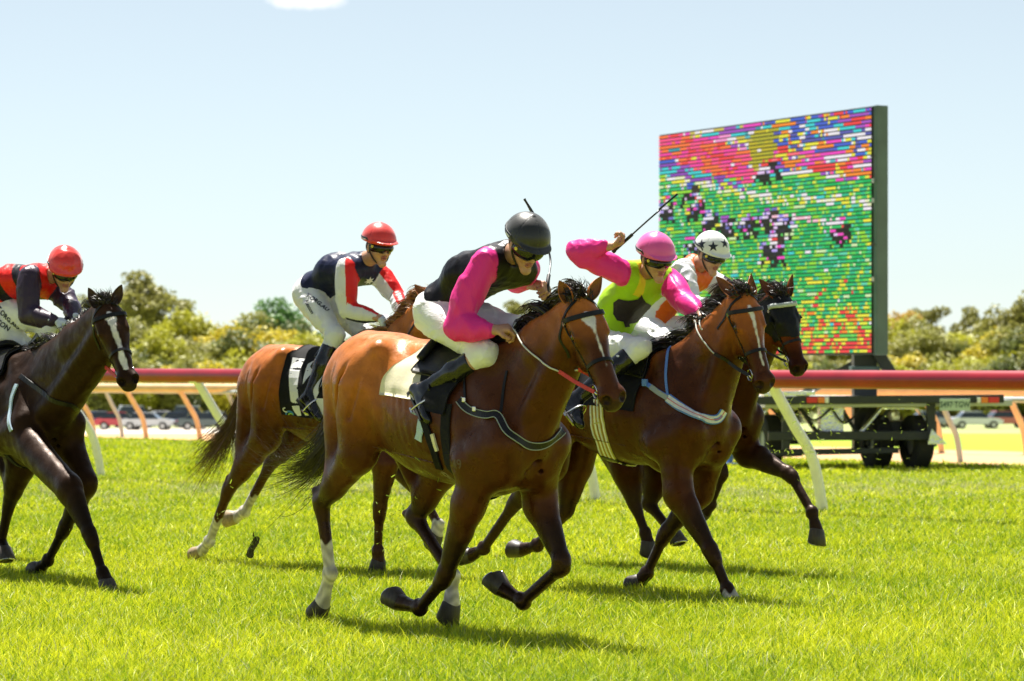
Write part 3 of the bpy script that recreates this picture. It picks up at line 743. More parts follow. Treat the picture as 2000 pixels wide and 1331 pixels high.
def hand_prims(f, W, d, palm, s_=1, curl=62, tagn='skin', inf=0.0, k=.006, spread=1.0):
    """palm and five curled fingers; W wrist, d direction of the knuckles, palm = direction the palm faces"""
    d = unit(d); palm = unit(palm - d * (palm @ d)); c = np.cross(d, palm) * s_; r0 = .0098 + inf
    def R(v, ang): a = math.radians(ang); return d * math.cos(a) + palm * math.sin(a)
    f.cone(W - d * .02, W + d * .05, .026 + inf, .034 + inf, .02, flat=(palm, .62), tag=tagn)
    for i, (o, ln, cl) in enumerate(((-.030, .040, curl - 8), (-.010, .045, curl), (.011, .042, curl + 4), (.030, .034, curl + 10))):
        kn = W + d * (.082 - abs(i - 1.2) * .005) + c * o * spread
        f.cone(W + d * .03 + c * o * .7, kn, .014 + inf, .0115 + inf, .012, tag=tagn)
        p1 = kn + R(0, cl) * ln; p2 = p1 + R(0, cl * 2.05) * ln * .72; p3 = p2 + R(0, cl * 2.9) * ln * .55
        f.cone(kn, p1, r0 + .001, r0, k, tag=tagn); f.cone(p1, p2, r0, r0 - .0008, k, tag=tagn); f.cone(p2, p3, r0 - .0008, r0 - .002, k, tag=tagn)
    t0 = W + d * .022 - c * .026; t1 = t0 + unit(d * .6 - c * .75 + palm * .5) * .040; t2 = t1 + unit(d * .75 + palm * .6 + c * .1) * .032; t3 = t2 + unit(d * .4 + palm * .55 + c * .7) * .026
    f.cone(t0, t1, .015 + inf, .012 + inf, .01, tag=tagn); f.cone(t1, t2, .0118 + inf, .0105 + inf, k, tag=tagn); f.cone(t2, t3, .0105 + inf, .0085 + inf, k, tag=tagn)

def star_poly(n, r1, r2, rot=0):
    V = [(0, 0)] + [((r1 if i % 2 == 0 else r2) * math.sin(math.pi * i / n + rot), (r1 if i % 2 == 0 else r2) * math.cos(math.pi * i / n + rot)) for i in range(2 * n)]
    F = [(0, 1 + (i + 1) % (2 * n), 1 + i) for i in range(2 * n)]; V = list(V)
    V2 = list(V); F2 = []
    for (a, b, c) in F:                       # one subdivision so it follows the curve
        m1 = len(V2); V2.append(((V[a][0] + V[b][0]) / 2, (V[a][1] + V[b][1]) / 2)); V2.append(((V[a][0] + V[c][0]) / 2, (V[a][1] + V[c][1]) / 2))
        F2 += [(a, m1, m1 + 1), (m1, b, c), (m1, c, m1 + 1)]
    return np.array(V2), F2
def poly_fill(pts, maxe):
    bm = bmesh.new(); vs_ = [bm.verts.new((x, y, 0)) for x, y in pts]; bm.faces.new(vs_); bmesh.ops.triangulate(bm, faces=bm.faces[:])
    for _ in range(4):
        es = [e for e in bm.edges if e.calc_length() > maxe]
        if es: bmesh.ops.subdivide_edges(bm, edges=es, cuts=1)
        bmesh.ops.triangulate(bm, faces=bm.faces[:])
    bm.verts.index_update(); V = np.array([tuple(v.co) for v in bm.verts]); F = [[v.index for v in f_.verts] for f_ in bm.faces]; bm.free(); return V, F

def rider(fr, sp):
    J, S = fr.J, fr.S
    P = J(*sp['pelvis']); Nk = S(*sp['neck'], P, sp.get('torso', .50), True)
    base = P.copy(); base[2] = P[2] - .05
    root = empty('person', fr.world(base), fr.rz, sp['label'], 'person', 'jockeys riding in the race')
    fw = unit(Nk - P); lt = unit(NV((0, 1, 0)) - fw * fw[1]); dn = np.cross(fw, lt); dn = dn if dn[2] > 0 else -dn   # dn: away from the back
    sh = sp.get('shz', .05)
    SN = Nk - lt * .165 - dn * sh - fw * .03; SF = Nk + lt * .165 - dn * sh - fw * .03
    if 'sn' in sp: SN = S(*sp['sn'], Nk, .20, True)
    if 'sf' in sp: SF = S(*sp['sf'], Nk, .20, sp.get('sf_near', False))
    def limb(k, A, la, lb, da=(True, True)):
        q = sp[k]; E = S(q[0][0], q[0][1], A, la, q[0][2] if len(q[0]) > 2 else da[0]); Wr = S(q[1][0], q[1][1], E, lb, q[1][2] if len(q[1]) > 2 else da[1])
        Hd = S(q[2][0], q[2][1], Wr, .085, q[2][2] if len(q[2]) > 2 else True); return E, Wr, Hd
    EN, WN, HN = limb('an', SN, .29, .25); EF, WF, HF = limb('af', SF, .29, .25)
    hipN = P - NV((0, .095, 0)) - dn * .03; hipF = P + NV((0, .095, 0)) - dn * .03
    q = sp['ln']; KN = S(q[0][0], q[0][1], hipN, q[0][2], True); AN = S(q[1][0], q[1][1], KN, .42, q[1][2]); TN = S(q[2][0], q[2][1], AN, .17, q[2][2])
    q = sp['lf']; KF = S(q[0][0], q[0][1], hipF, q[0][2], q[0][3] if len(q[0]) > 3 else True) if len(q[0]) > 2 else None
    if sp.get('mirror', True):          # far leg mirrors the near one across the horse
        KF = KN * NV((1, -1, 1)); AF = AN * NV((1, -1, 1)); TF = TN * NV((1, -1, 1))
        if len(q) and q[0][0]: KF = J(q[0][0], q[0][1], max(.14, abs(KN[1])))
    # head
    Hc = S(*sp['head'], Nk, .215, True)
    pt, yw, rl = [math.radians(x) for x in sp.get('look', (25, 10, 0))]
    hf = NV((math.cos(pt) * math.cos(yw), -math.cos(pt) * math.sin(yw), -math.sin(pt))); hl = unit(np.cross(NV((0, 0, 1)), hf)); hu = np.cross(hf, hl)
    hl, hu = hl * math.cos(rl) + hu * math.sin(rl), hu * math.cos(rl) - hl * math.sin(rl)
    RHd = np.stack([hf, hl, hu]); q_ = lambda x, y, z: Hc + hf * x + hl * y + hu * z
    print('RIDER', sp['seed'], 'torso', round(np.linalg.norm(Nk - P), 2), 'knee', KN.round(2), 'ankle', AN.round(2), 'P', P.round(2), 'N', Nk.round(2), 'uarm', round(np.linalg.norm(EN - SN), 2), round(np.linalg.norm(EF - SF), 2), 'farm', round(np.linalg.norm(EN - WN), 2), round(np.linalg.norm(EF - WF), 2), 'HN', HN.round(2), 'HF', HF.round(2), 'neckhead', round(np.linalg.norm(Hc - Nk), 2))
    Md = (P + Nk) / 2 + dn * .045
    def torso(f, i, tg='t'):
        f.ell(P, (.125 + i, .165 + i, .125 + i), np.stack([fw, lt, dn]), .03, tag=tg)
        f.cone(P + fw * .04, Md, .122 + i, .118 + i, .05, flat=(dn, .80), tag=tg)
        f.cone(Md - lt * .045, Nk - fw * .10 - lt * .055 - dn * .02, .105 + i, .095 + i, .05, flat=(dn, .9), tag=tg)
        f.cone(Md + lt * .045, Nk - fw * .10 + lt * .055 - dn * .02, .105 + i, .095 + i, .05, flat=(dn, .9), tag=tg)
        f.cone((SN * .8 + SF * .2), (SF * .8 + SN * .2), .066 + i, .066 + i, .06, tag=tg)
        f.cone(Nk - fw * .05, Nk + fw * .015, .075 + i, .058 + i * .6, .04, tag=tg)
    def arm(f, A, E, Wr, i, tg, puff=0):
        f.cone(A, E, .056 + i, .043 + i, .035, bulge=.006 + puff, tag=tg); f.cone(E, Wr, .043 + i, .029 + i * .7, .025, bulge=.006 + puff, tag=tg)
    # ---- body
    f = Field(.0058)
    torso(f, 0, 'b'); arm(f, SN, EN, WN, 0, 'b'); arm(f, SF, EF, WF, 0, 'b')
    nb = Nk + fw * .01; f.cone(nb, q_(-.02, 0, -.06), .062, .052, .03, tag='b')
    f.ell(q_(-.012, 0, .022), (.096, .076, .10), RHd, .02, tag='b'); f.ell(q_(.028, 0, -.025), (.066, .064, .085), RHd, .03, tag='b')
    f.cone(q_(.0, 0, -.06), q_(.070, 0, -.112), .050, .026, .03, flat=(hl, 1.0), tag='b'); f.ell(q_(.076, 0, -.115), (.020, .026, .018), RHd, .015, tag='b')
    for s_ in (-1, 1):
        f.ell(q_(.060, s_ * .038, -.030), (.030, .025, .024), RHd, .02, tag='b'); f.ell(q_(.083, s_ * .032, .008), (.016, .019, .013), RHd, .008, sub=True)
        f.ell(q_(.072, s_ * .032, .008), (.014, .016, .012), RHd, .004, tag='b'); f.cone(q_(.083, s_ * .014, .026), q_(.070, s_ * .05, .026), .009, .007, .012, tag='b')
        f.ell(q_(-.008, s_ * .077, -.012), (.020, .009, .032), RHd, .008, tag='b'); f.ell(q_(-.002, s_ * .086, -.010), (.010, .005, .018), RHd, .004, sub=True)
    f.cone(q_(.088, 0, .010), q_(.108, 0, -.034), .009, .0125, .012, tag='b')
    for s_ in (-1, 1): f.ell(q_(.098, s_ * .012, -.038), (.011, .009, .008), RHd, .006, tag='b')
    f.ell(q_(.089, 0, -.060), (.015, .026, .0085), RHd, .006, tag='l'); f.ell(q_(.086, 0, -.076), (.015, .023, .009), RHd, .006, tag='l')
    f.ell(q_(.100, 0, -.068), (.020, .030, .0025), RHd, .003, sub=True)
    gl = sp.get('gloves')
    pN, pF = sp.get('palms', ((0, .6, -.8), (0, -.6, -.8)))
    hand_prims(f, WN, HN - WN, NV(pN), sp.get('hs', (1, -1))[0], sp.get('curl', 62)); hand_prims(f, WF, HF - WF, NV(pF), sp.get('hs', (1, -1))[1], sp.get('curl', 62))
    for K_, A_, T_, hp in ((KN, AN, TN, hipN), (KF, AF, TF, hipF)):
        f.cone(hp, K_, .088, .056, .04, bulge=.006, tag='b'); f.cone(K_, A_, .055, .036, .03, bulge=.012, tag='b'); f.cone(A_, A_ + unit(A_ - K_) * .03, .034, .026, .02, tag='b')
    V, F = f.mesh(); body = mesh_obj('body', V - base, F, M['skin'], root)
    # the lips are faces of the body with their own skin tone
    body.data.materials.append(M['lip']); T, D = f.tags(V); lipv = (D[T.index('l')] < .003) & (((V - Hc) @ hf) > .078)
    mi = lipv[F].all(1).astype(np.int32); body.data.polygons.foreach_set('material_index', mi)
    # ---- jacket
    f = Field(.0065); ji = sp.get('ji', .024); torso(f, ji, 't'); arm(f, SN, EN, EN + (WN - EN) * sp.get('sleeve', (.97, .97))[0], .020, 'sn', .012); arm(f, SF, EF, EF + (WF - EF) * sp.get('sleeve', (.97, .97))[1], .020, 'sf', .012)
    f.plane(P + fw * .03 * 1, -fw, .02); nk = unit(q_(-.02, 0, -.06) - Nk); f.cone(Nk - nk * .05, Nk + nk * .045, .068, .063, .02, tag='t')
    f.cone(Nk + nk * .125, Nk + nk * .2, .075, .085, .006, sub=True)
    V, F = f.mesh(); V = smooth_verts(V, F, 1); T, D = f.tags(V); near = np.array(T)[np.argmin(D, 0)]; N = vnormals(V, F)
    w = folds(V, .0054, 12, sp['seed'] + 9, warp=2.0) * (.5 + .8 * (near != 't')) + folds(V, .0012, 30, sp['seed'] + 3); w = np.clip(w, -.009, .016); V = V + N * (w + .002)[:, None]
    ctx = dict(P=P, Nk=Nk, fw=fw, lt=lt, dn=dn, SN=SN, SF=SF, EN=EN, EF=EF, WN=WN, WF=WF, Hc=Hc, q=q_, hf=hf, hl=hl, hu=hu, root=root, base=base, KN=KN, AN=AN, hipN=hipN, HN=HN, HF=HF, fr=fr, TN=TN)
    C = sp['silk'](V, near, ctx); jk = mesh_obj('jacket', V - base, F, M['silk'], root, cols=C); ctx['jk'] = jk; ctx['jsk'] = Skin(V, F)
    # ---- breeches
    f = Field(.0065); i = .008
    f.ell(P, (.125 + i, .165 + i, .128 + i), np.stack([fw, lt, dn]), .03); f.cone(P + fw * .02, P + fw * .15, .120 + i, .115 + i, .05, flat=(dn, .82))
    f.plane(P + fw * .13, fw, .01)
    for K_, A_, hp in ((KN, AN, hipN), (KF, AF, hipF)):
        f.cone(hp - dn * .0, hp * .4 + K_ * .6, .096 + i, .074 + i, .05, bulge=.010); f.cone(hp * .4 + K_ * .6, K_, .074 + i, .058 + i, .03); f.cone(K_, K_ * .72 + A_ * .28, .060 + i, .050 + i, .03)
    V, F = f.mesh(); V = smooth_verts(V, F, 1); N = vnormals(V, F); V = V + N * (np.maximum(folds(V, .0040, 15, sp['seed'] + 21) + folds(V, .0022, 38, sp['seed'] + 4), -.005) + .002)[:, None]
    bre = mesh_obj('breeches', V - base, F, M['breeches'], root); ctx['bre'] = bre; ctx['bsk'] = Skin(V, F)
    # ---- boots with soles
    for K_, A_, T_, sd in ((KN, AN, TN, -1), (KF, AF, TF, 1)):
        f = Field(.006); d = unit(A_ - K_); t = unit(T_ - A_)
        f.cone(K_ + d * .075, K_ * .5 + A_ * .5, .066, .064, .03, tag='x'); f.cone(K_ * .5 + A_ * .5, A_, .064, .045, .03); hl_ = A_ + d * .055 - t * .035
        f.cone(A_, hl_, .044, .034, .03); f.cone(hl_, A_ + t * .12 + d * .05, .034, .038, .03); f.cone(A_ + t * .05, A_ + t * .15 + d * .052, .040, .030, .03, flat=(d, .8))
        f.ell(A_ + t * .175 + d * .055, (.045, .036, .028), np.stack([t, unit(np.cross(d, t)), unit(np.cross(t, np.cross(d, t)))]), .02)
        f.plane(K_ + d * .085, -d, .004)
        V, F = f.mesh(); N = vnormals(V, F); V = smooth_verts(V, F, 2); V = V + N * (folds(V, .0012, 20, sp['seed'] + sd) * sstep(-(V - A_) @ d, -.02, .10))[:, None]
        bo = mesh_obj('boot', V - base, F, M['boot'], root)
        mb = MB(); up = unit(d - t * (d @ t)); c = A_ + up * .092
        mb.bar(c - t * .055, c - t * .005, .052, .022, up); mb.bar(c - t * .0 - up * .006, c + t * .17 - up * .006, .064, .010, up); mb.build('sole', M['rubber'], bo, base=base)
    # ---- helmet
    hc = q_(-.012, 0, .040); f = Field(.0048)
    hr = sp.get('hr', (.138, .117, .128)); f.ell(hc, hr, RHd, .01)
    cutp = q_(0, 0, .036); cn = unit(-hu + hf * -.10)
    f.plane(cutp, cn, .006)
    if sp.get('peak', True):
        f2n = unit(hu * .95 - hf * .05); f.ell(q_(.088, 0, .050), (.085, .094, .0085), np.stack([unit(hf - hu * .12), hl, unit(hu + hf * .12)]), .012)
    else: f.ell(q_(.06, 0, .045), (.085, .105, .02), RHd, .03)
    f.ell(q_(-.012, 0, .170), (.014, .014, .005), RHd, .004)
    f.ell(q_(-.014, 0, -.005), (.102, .088, .086), RHd, .008, sub=True)
    V, F = f.mesh(); loc = (V - hc) @ RHd.T; an = np.arctan2(loc[:, 1], loc[:, 0]); N = vnormals(V, F)
    if sp.get('seams', True): V = V - N * (.0022 * np.exp(-((np.sin(an * 3) / .045) ** 2)) * sstep(loc[:, 2], -.02, .0) * (np.hypot(loc[:, 0], loc[:, 1]) > .02))[:, None]
    else: V = V + N * folds(V, .0016, 22, 4)[:, None]
    hm = mesh_obj('helmet', V - base, F, capmat(sp['cap'], sp.get('caprough', .35)), root); ctx['hsk'] = Skin(V, F); ctx['helmet'] = hm
    hsk = ctx['hsk']
    # elastic band above the peak
    mb = MB(); PP = []; NN = []
    for a in np.linspace(-math.pi, math.pi, 49):
        d = hf * math.cos(a) + hl * math.sin(a); o = q_(-.012, 0, .050 + .012 * (1 if math.cos(a) < .3 else -.2)); p, n_ = hsk.cast(o + d * .3, -d, .001)
        if p is not None and math.cos(a) < .45: PP.append(p); NN.append(n_)
    h_ = len(PP) // 2; PP = PP
    for seg in (([p for p in PP]),):
        if len(seg) > 3: mb.add(*ribbon(seg, NN, .013, .002))
    mb.build('helmet_strap', M['goggle'], hm, base=base)
    # label on the helmet side
    V2, F2 = poly_fill([(-.021, -.008), (.021, -.008), (.021, .008), (-.021, .008)], .012)
    decal(V2, F2, q_(-.01, -.10, .056), hf, hu, hsk, .0016, 'helmet_label', M['white_print'], hm, base)
    mb = MB()                                               # chin strap
    for s_ in (-1, 1): mb.tube(spline([q_(.015, s_ * .086, .012), q_(.02, s_ * .078, -.04), q_(.045, s_ * .050, -.092), q_(.055, 0, -.128)], 6), .0055, 6)
    mb.build('chin_strap', M['goggle'], root, smooth=True, base=base)
    # back and sides of the hair below the helmet
    f = Field(.006); f.ell(q_(-.022, 0, -.005), (.092, .080, .075), RHd, .01); f.plane(q_(.012, 0, 0), hf, .01); f.plane(q_(0, 0, -.062), -hu, .01); V, F = f.mesh()
    mesh_obj('hair', V - base, F, M['hairbrown'], root)
    # ---- goggles
    f = Field(.0042); gz = sp.get('gog', .048)
    f.ell(q_(.024, 0, .002), (.106, .090, gz + .008), RHd, .004); f.ell(q_(.010, 0, .002), (.090, .072, .09), RHd, .004, sub=True); f.plane(q_(.022, 0, 0), -hf, .003); f.ell(q_(.105, 0, -.034), (.03, .016, .020), RHd, .008, sub=True)
    V, F = f.mesh(); print('GOG', len(V), Hc.round(2)); gg = mesh_obj('goggles', V - base, F, M['lens'], root)
    f = Field(.0045); f.ell(q_(.002, 0, .018), (.105, .087, .014), RHd, .003); f.ell(q_(.0, 0, .018), (.099, .081, .03), RHd, .003, sub=True)
    V, F = f.mesh(); mesh_obj('goggle_strap', V - base, F, M['goggle'], gg)
    mb = MB(); p = q_(.058, -.084, .010); n_ = unit(-hl + hf * .45); mb.tube([p, p + n_ * .006], .010, 14); mb.build('vent_badge', M['yellow_print'], gg, base=base)
    # ---- gloves
    if gl:
        for Wr, Hd, pm, hs in ((WN, HN, pN, sp.get('hs', (1, -1))[0]), (WF, HF, pF, sp.get('hs', (1, -1))[1])):
            f = Field(.005); hand_prims(f, Wr, Hd - Wr, NV(pm), hs, sp.get('curl', 62), inf=.0035); V, F = f.mesh(); mesh_obj('glove', V - base, F, gl, root)
    return ctx

def whip(fr, pts, label, flap=.16, r=.0055, hook=None):
    """riding whip: grip, shaft and flat padded end, along the 3D points from butt to tip"""
    base = NV(pts[0]); root = empty('riding_whip', fr.world(base), fr.rz, label, 'whip', 'whips held by the jockeys')
    P = [NV(p) for p in spline(pts, 10)]; Ls = np.cumsum([0] + [np.linalg.norm(P[i + 1] - P[i]) for i in range(len(P) - 1)]); T = Ls[-1]
    def upto(a, b): return [p - base for p, l_ in zip(P, Ls) if a <= l_ <= b]
    g = MB(); g.tube(upto(0, .19), .0105, 10); 
    g.build('grip', M['rubber'], root, smooth='auto'); s_ = MB(); s_.tube(upto(.12, T - flap + .03), r, 8); s_.build('shaft', M['whip'], root, smooth=True)
    k = MB(); k.tube([P[0] - base - unit(P[1] - P[0]) * .006, P[0] - base + unit(P[1] - P[0]) * .008], .014, 12); k.build('butt_cap', M['rubber'], root)
    e = upto(T - flap, T); wv = [.020 + .024 * min(1, i / 4) for i in range(len(e))]
    mb = MB(); mb.add(*ribbon(e, [NV((-.5, -.6, .4))] * len(e), wv, .012)); mb.build('flap', M['whip'], root); return root
# ================================================================== the setting
def WP(px, py, Y): return NV(((px - 1000) / FPX * Y, Y, CAMH + (HZ - py) / FPX * Y))
def q_of(X, Y): return Y + 1.38 * X                       # distance across the track, in lines parallel to the rail
def gz(X, Y): return -2.4 * np.clip((Y - 86.0) / 140.0, 0, 1) ** .85 - .02
# ground sheet, finer near the camera
ys = np.concatenate([np.arange(2, 60, 1.5), np.arange(60, 150, 4), np.arange(150, 420, 15), [500, 800, 1400, 3000]])
xs = np.concatenate([[-1500, -600, -250], np.arange(-120, 121, 5.0), [250, 600, 1500]])
GX, GY = np.meshgrid(xs, ys); GZ = gz(GX, GY); nx = len(xs)
Vg = np.stack([GX, GY, GZ], -1).reshape(-1, 3)
ii = (np.arange(len(ys) - 1)[:, None] * nx + np.arange(nx - 1)[None, :]).ravel()
Fg = np.stack([ii, ii + 1, ii + 1 + nx, ii + nx], 1)
gm = bpy.data.materials.new('ground_surface'); gm.use_nodes = True
n = gm.node_tree.nodes; lk = gm.node_tree.links.new; b = n['Principled BSDF']; b.inputs['Roughness'].default_value = .95; b.inputs['Specular IOR Level'].default_value = .15
ge = n.new('ShaderNodeNewGeometry'); sx = n.new('ShaderNodeSeparateXYZ'); lk(ge.outputs['Position'], sx.inputs[0])
def mnode(op, a, b_=None):
    m = n.new('ShaderNodeMath'); m.operation = op
    for i, x in enumerate((a, b_)):
        if x is None: continue
        if isinstance(x, (int, float)): m.inputs[i].default_value = x
        else: lk(x, m.inputs[i])
    return m.outputs[0]
nz = n.new('ShaderNodeTexNoise'); nz.inputs['Scale'].default_value = .35; nz.inputs['Detail'].default_value = 5; lk(ge.outputs['Position'], nz.inputs[0])
qv = mnode('ADD', mnode('ADD', sx.outputs['Y'], mnode('MULTIPLY', sx.outputs['X'], 1.38)), mnode('MULTIPLY', nz.outputs[0], 2.5))
cr = n.new('ShaderNodeValToRGB'); cr.color_ramp.interpolation = 'LINEAR'; el = cr.color_ramp.elements
stops = [(0, (.19, .21, .018)), (62.6, (.22, .25, .02)), (63.4, (.55, .33, .17)), (76, (.58, .36, .19)), (77.5, (.26, .38, .03)), (107, (.26, .36, .04)), (109, (.45, .36, .22)), (118, (.40, .38, .34)), (122, (.26, .28, .30)),
         (140, (.28, .30, .32)), (143, (.50, .34, .20)), (152, (.50, .36, .22)), (154, (.30, .32, .33)), (190, (.36, .37, .36)), (200, (.34, .38, .16)), (280, (.30, .34, .14))]
for i, (p_, c_) in enumerate(stops):
    e = el[i] if i < 2 else el.new(p_ / 300); e.position = p_ / 300; e.color = (*c_, 1)
lk(mnode('DIVIDE', qv, 300.0), cr.inputs[0])
# pale sealed road that crosses on the left
rd = n.new('ShaderNodeMix'); rd.data_type = 'RGBA'; rd.inputs[7].default_value = (.56, .50, .44, 1); lk(cr.outputs[0], rd.inputs[6])
msk = mnode('MULTIPLY', mnode('MULTIPLY', mnode('LESS_THAN', sx.outputs['X'], 3.0), mnode('LESS_THAN', sx.outputs['Y'], 262.0)), mnode('GREATER_THAN', qv, 76.0)); lk(msk, rd.inputs[0])
n2 = n.new('ShaderNodeTexNoise'); n2.inputs['Scale'].default_value = 6; n2.inputs['Detail'].default_value = 6; lk(ge.outputs['Position'], n2.inputs[0])
mrn = n.new('ShaderNodeMapRange'); mrn.inputs[3].default_value = .75; mrn.inputs[4].default_value = 1.25; lk(n2.outputs[0], mrn.inputs[0])
vm2 = n.new('ShaderNodeVectorMath'); vm2.operation = 'MULTIPLY'; lk(rd.outputs[2], vm2.inputs[0]); lk(mrn.outputs[0], vm2.inputs[1]); lk(vm2.outputs[0], b.inputs['Base Color'])
tag(mesh_obj('ground', Vg, Fg, gm), kind='structure')

# turf: real blades, dense near the camera
def blades(name, X, Y, h, w, seed, m, lean=.35):
    r = np.random.default_rng(seed); n_ = len(X); az = r.uniform(0, 2 * math.pi, n_); ln = r.normal(size=(n_, 2)) * lean * h[:, None]
    ux, uy = np.cos(az) * w, np.sin(az) * w; z0 = gz(X, Y) ; V = np.zeros((n_, 5, 3), dtype=np.float32)
    V[:, 0] = np.stack([X - ux, Y - uy, z0], 1); V[:, 1] = np.stack([X + ux, Y + uy, z0], 1)
    mx_, my_ = X + ln[:, 0] * .45, Y + ln[:, 1] * .45; V[:, 2] = np.stack([mx_ + ux * .8, my_ + uy * .8, z0 + h * .6], 1); V[:, 3] = np.stack([mx_ - ux * .8, my_ - uy * .8, z0 + h * .6], 1)
    V[:, 4] = np.stack([X + ln[:, 0] * 1.25, Y + ln[:, 1] * 1.25, z0 + h * r.uniform(.82, 1.0, n_)], 1)
    me = bpy.data.meshes.new(name); bI = np.arange(n_, dtype=np.int32)[:, None] * 5
    me.vertices.add(n_ * 5); me.vertices.foreach_set('co', V.ravel()); lp = np.concatenate([bI + [0, 1, 2, 3], bI + [3, 2, 4]], 1).astype(np.int32)
    me.loops.add(n_ * 7); me.loops.foreach_set('vertex_index', lp.ravel()); me.polygons.add(n_ * 2)
    st = (np.arange(n_, dtype=np.int32)[:, None] * 7 + np.array([0, 4], dtype=np.int32)).ravel().astype(np.int32); me.polygons.foreach_set('loop_start', st); me.update(calc_edges=True)
    at = me.color_attributes.new('coat', 'FLOAT_COLOR', 'POINT')
    pt = .55 * np.sin(X * 2.6 + 2 * np.sin(Y * 1.9)) * np.sin(Y * 2.2 + 1.5 * np.sin(X * 2.1)) * .5 + .5 + .5 * np.sin(X * .9 + 1.3 * np.sin(Y * .6)) * np.sin(Y * .8 + 1.1 * np.sin(X * .7)); t = np.clip(r.normal(.5, .28, n_) + (pt - .5) * .34, 0, 1)
    c0, c1 = NV((.22, .36, .012)), NV((.82, .82, .032)); C = c0 + (c1 - c0) * t[:, None]
    dry = (r.random(n_) < .06 + .50 * np.exp(-((Y - 38 + 1.5 * np.sin(X * .8)) / 3.6) ** 2) * (.6 + .4 * np.sin(X * 3.1 + Y))); C[dry] = NV((.58, .58, .30)) * r.uniform(.7, 1.1, (dry.sum(), 1))
    dk = r.random(n_) < .12; C[dk] = NV((.12, .24, .01))
    c4 = np.ones((n_, 5, 4), dtype=np.float32); c4[:, :, :3] = C[:, None, :]; at.data.foreach_set('color', c4.ravel()); me.materials.append(m)
    o = bpy.data.objects.new(name, me); COL.objects.link(o); return tag(o, 'bright yellow-green turf of short upright blades under the horses', 'grass', kind='stuff')
M['blade'] = mat('grass_blade', rough=.5, spec=.25, attr='coat', transl=.26)
r_ = np.random.default_rng(11); GXs, GYs, GH, GW = [], [], [], []
for y0, y1, den, hh, ww in ((12.8, 17, 3900, .095, .0027), (17, 23, 2500, .092, .0034), (23, 31, 1300, .09, .0047), (31, 45, 620, .088, .0070), (45, 80, 200, .09, .013)):
    wd = y1 * 1050 / FPX + 8.2; n_ = int((y1 - y0) * 2 * wd * den * float(globals().get('GRASS_D', 1))); X = r_.uniform(-wd, wd, n_); Y = r_.uniform(y0, y1, n_); k = (np.abs(X) < Y * 1050 / FPX + 1.6 + 6.5 * (r_.random(n_) < .22)) & (q_of(X, Y) < 61.2 + r_.normal(size=n_) * .5)
    X, Y = X[k], Y[k]; GXs.append(X); GYs.append(Y); tuft = .5 + .5 * np.sin(X * 7 + 2 * np.sin(Y * 5)) * np.sin(Y * 6 + 2 * np.sin(X * 4))
    GH.append(hh * (.42 + .36 * tuft + r_.uniform(0, .45, len(X)) ** 1.0 + .5 * (r_.random(len(X)) < .03))); GW.append(np.full(len(X), ww) * r_.uniform(.7, 1.2, len(X)))
blades('turf_grass', np.concatenate(GXs), np.concatenate(GYs), np.concatenate(GH), np.concatenate(GW), 3, M['blade'])

# ---- rails on goose-neck posts
M['rail_red'] = mat('red_rail', (.32, .010, .022), .34, noise=(3, .15), coat=.3, spec=.4); M['rail_red'].node_tree.nodes['Principled BSDF'].inputs['Coat Roughness'].default_value = .24
M['rail_cream'] = mat('cream_rail', (.80, .52, .30), .5, noise=(3, .1))
M['rail_white'] = mat('white_post', (.84, .84, .80), .35, noise=(6, .06))
M['rail_grey'] = mat('grey_post', (.48, .52, .52), .5)
def running_rail(name, P0, P1, z0, z1, rr, pr, spacing, off, m, mp, label, t0=0.0, ext=(0, 0), z_base=0):
    P0, P1 = NV(P0), NV(P1); d = (P1 - P0); Ln = np.linalg.norm(d); d = d / Ln; nr = NV((-d[1], d[0])); nr = nr if nr[1] > 0 else -nr
    root = empty(name, (P0[0], P0[1], 0), 0, label, 'rail'); b3 = NV((P0[0], P0[1], 0))
    pt = lambda s_: NV((P0[0] + d[0] * s_, P0[1] + d[1] * s_, z0 + (z1 - z0) * s_ / Ln))
    mb = MB(); sS = np.arange(-ext[0], Ln + ext[1] + .01, 3.0); mb.tube([pt(s_) - nr[0] * NV((off, 0, 0)) - nr[1] * NV((0, off, 0)) for s_ in sS], rr, 24); mb.build('rail_tube', m, root, smooth='auto', base=b3)
    for s_ in np.arange(t0, Ln + ext[1], spacing):
        c = pt(s_); n3 = NV((nr[0], nr[1], 0)); top = c - n3 * off; g = gz(c[0], c[1]) - .05
        mb = MB(); P = spline([top + n3 * .02 - NV((0, 0, rr * .6)), top + n3 * off * .42 - NV((0, 0, .33 * (c[2]))), top + n3 * off * .80 - NV((0, 0, .62 * c[2])), NV((c[0], c[1], g)) + n3 * off * 0.0], 8)
        mb.tube(P, pr, 14); o = mb.build('post', mp, root, smooth='auto', base=b3)
        if pr > .05:
            k = MB(); k.tube([top - NV((0, 0, rr * .55)) - NV((d[0], d[1], 0)) * .09, top - NV((0, 0, rr * .55)) + NV((d[0], d[1], 0)) * .09], rr * .62, 14); k.build('clamp', mp, o, smooth='auto', base=b3)
    return root
running_rail('running_rail', (4.9, 30.05), (-6.2, 44.7), 1.375, 1.47, .094, .058, 3.8, .75, M['rail_red'], M['rail_white'], 'long red running rail on curved white posts behind the horses', t0=2.7, ext=(6, 14))
running_rail('far_rail', (11.6, 57.9), (-11.5, 78.3), 1.20, 1.25, .10, .062, 1.95, .7, M['rail_cream'], M['rail_cream'], 'cream running rail on curved posts at the far edge of the turf', t0=.25, ext=(4, 8))
running_rail('far_rail', (9.0, 52.0), (-10.5, 79.2), 1.07, 1.16, .05, .05, 6.1, .5, M['rail_grey'], M['rail_grey'], 'thin grey rail on slim posts crossing behind the trailer', t0=2.0, ext=(3, 6))

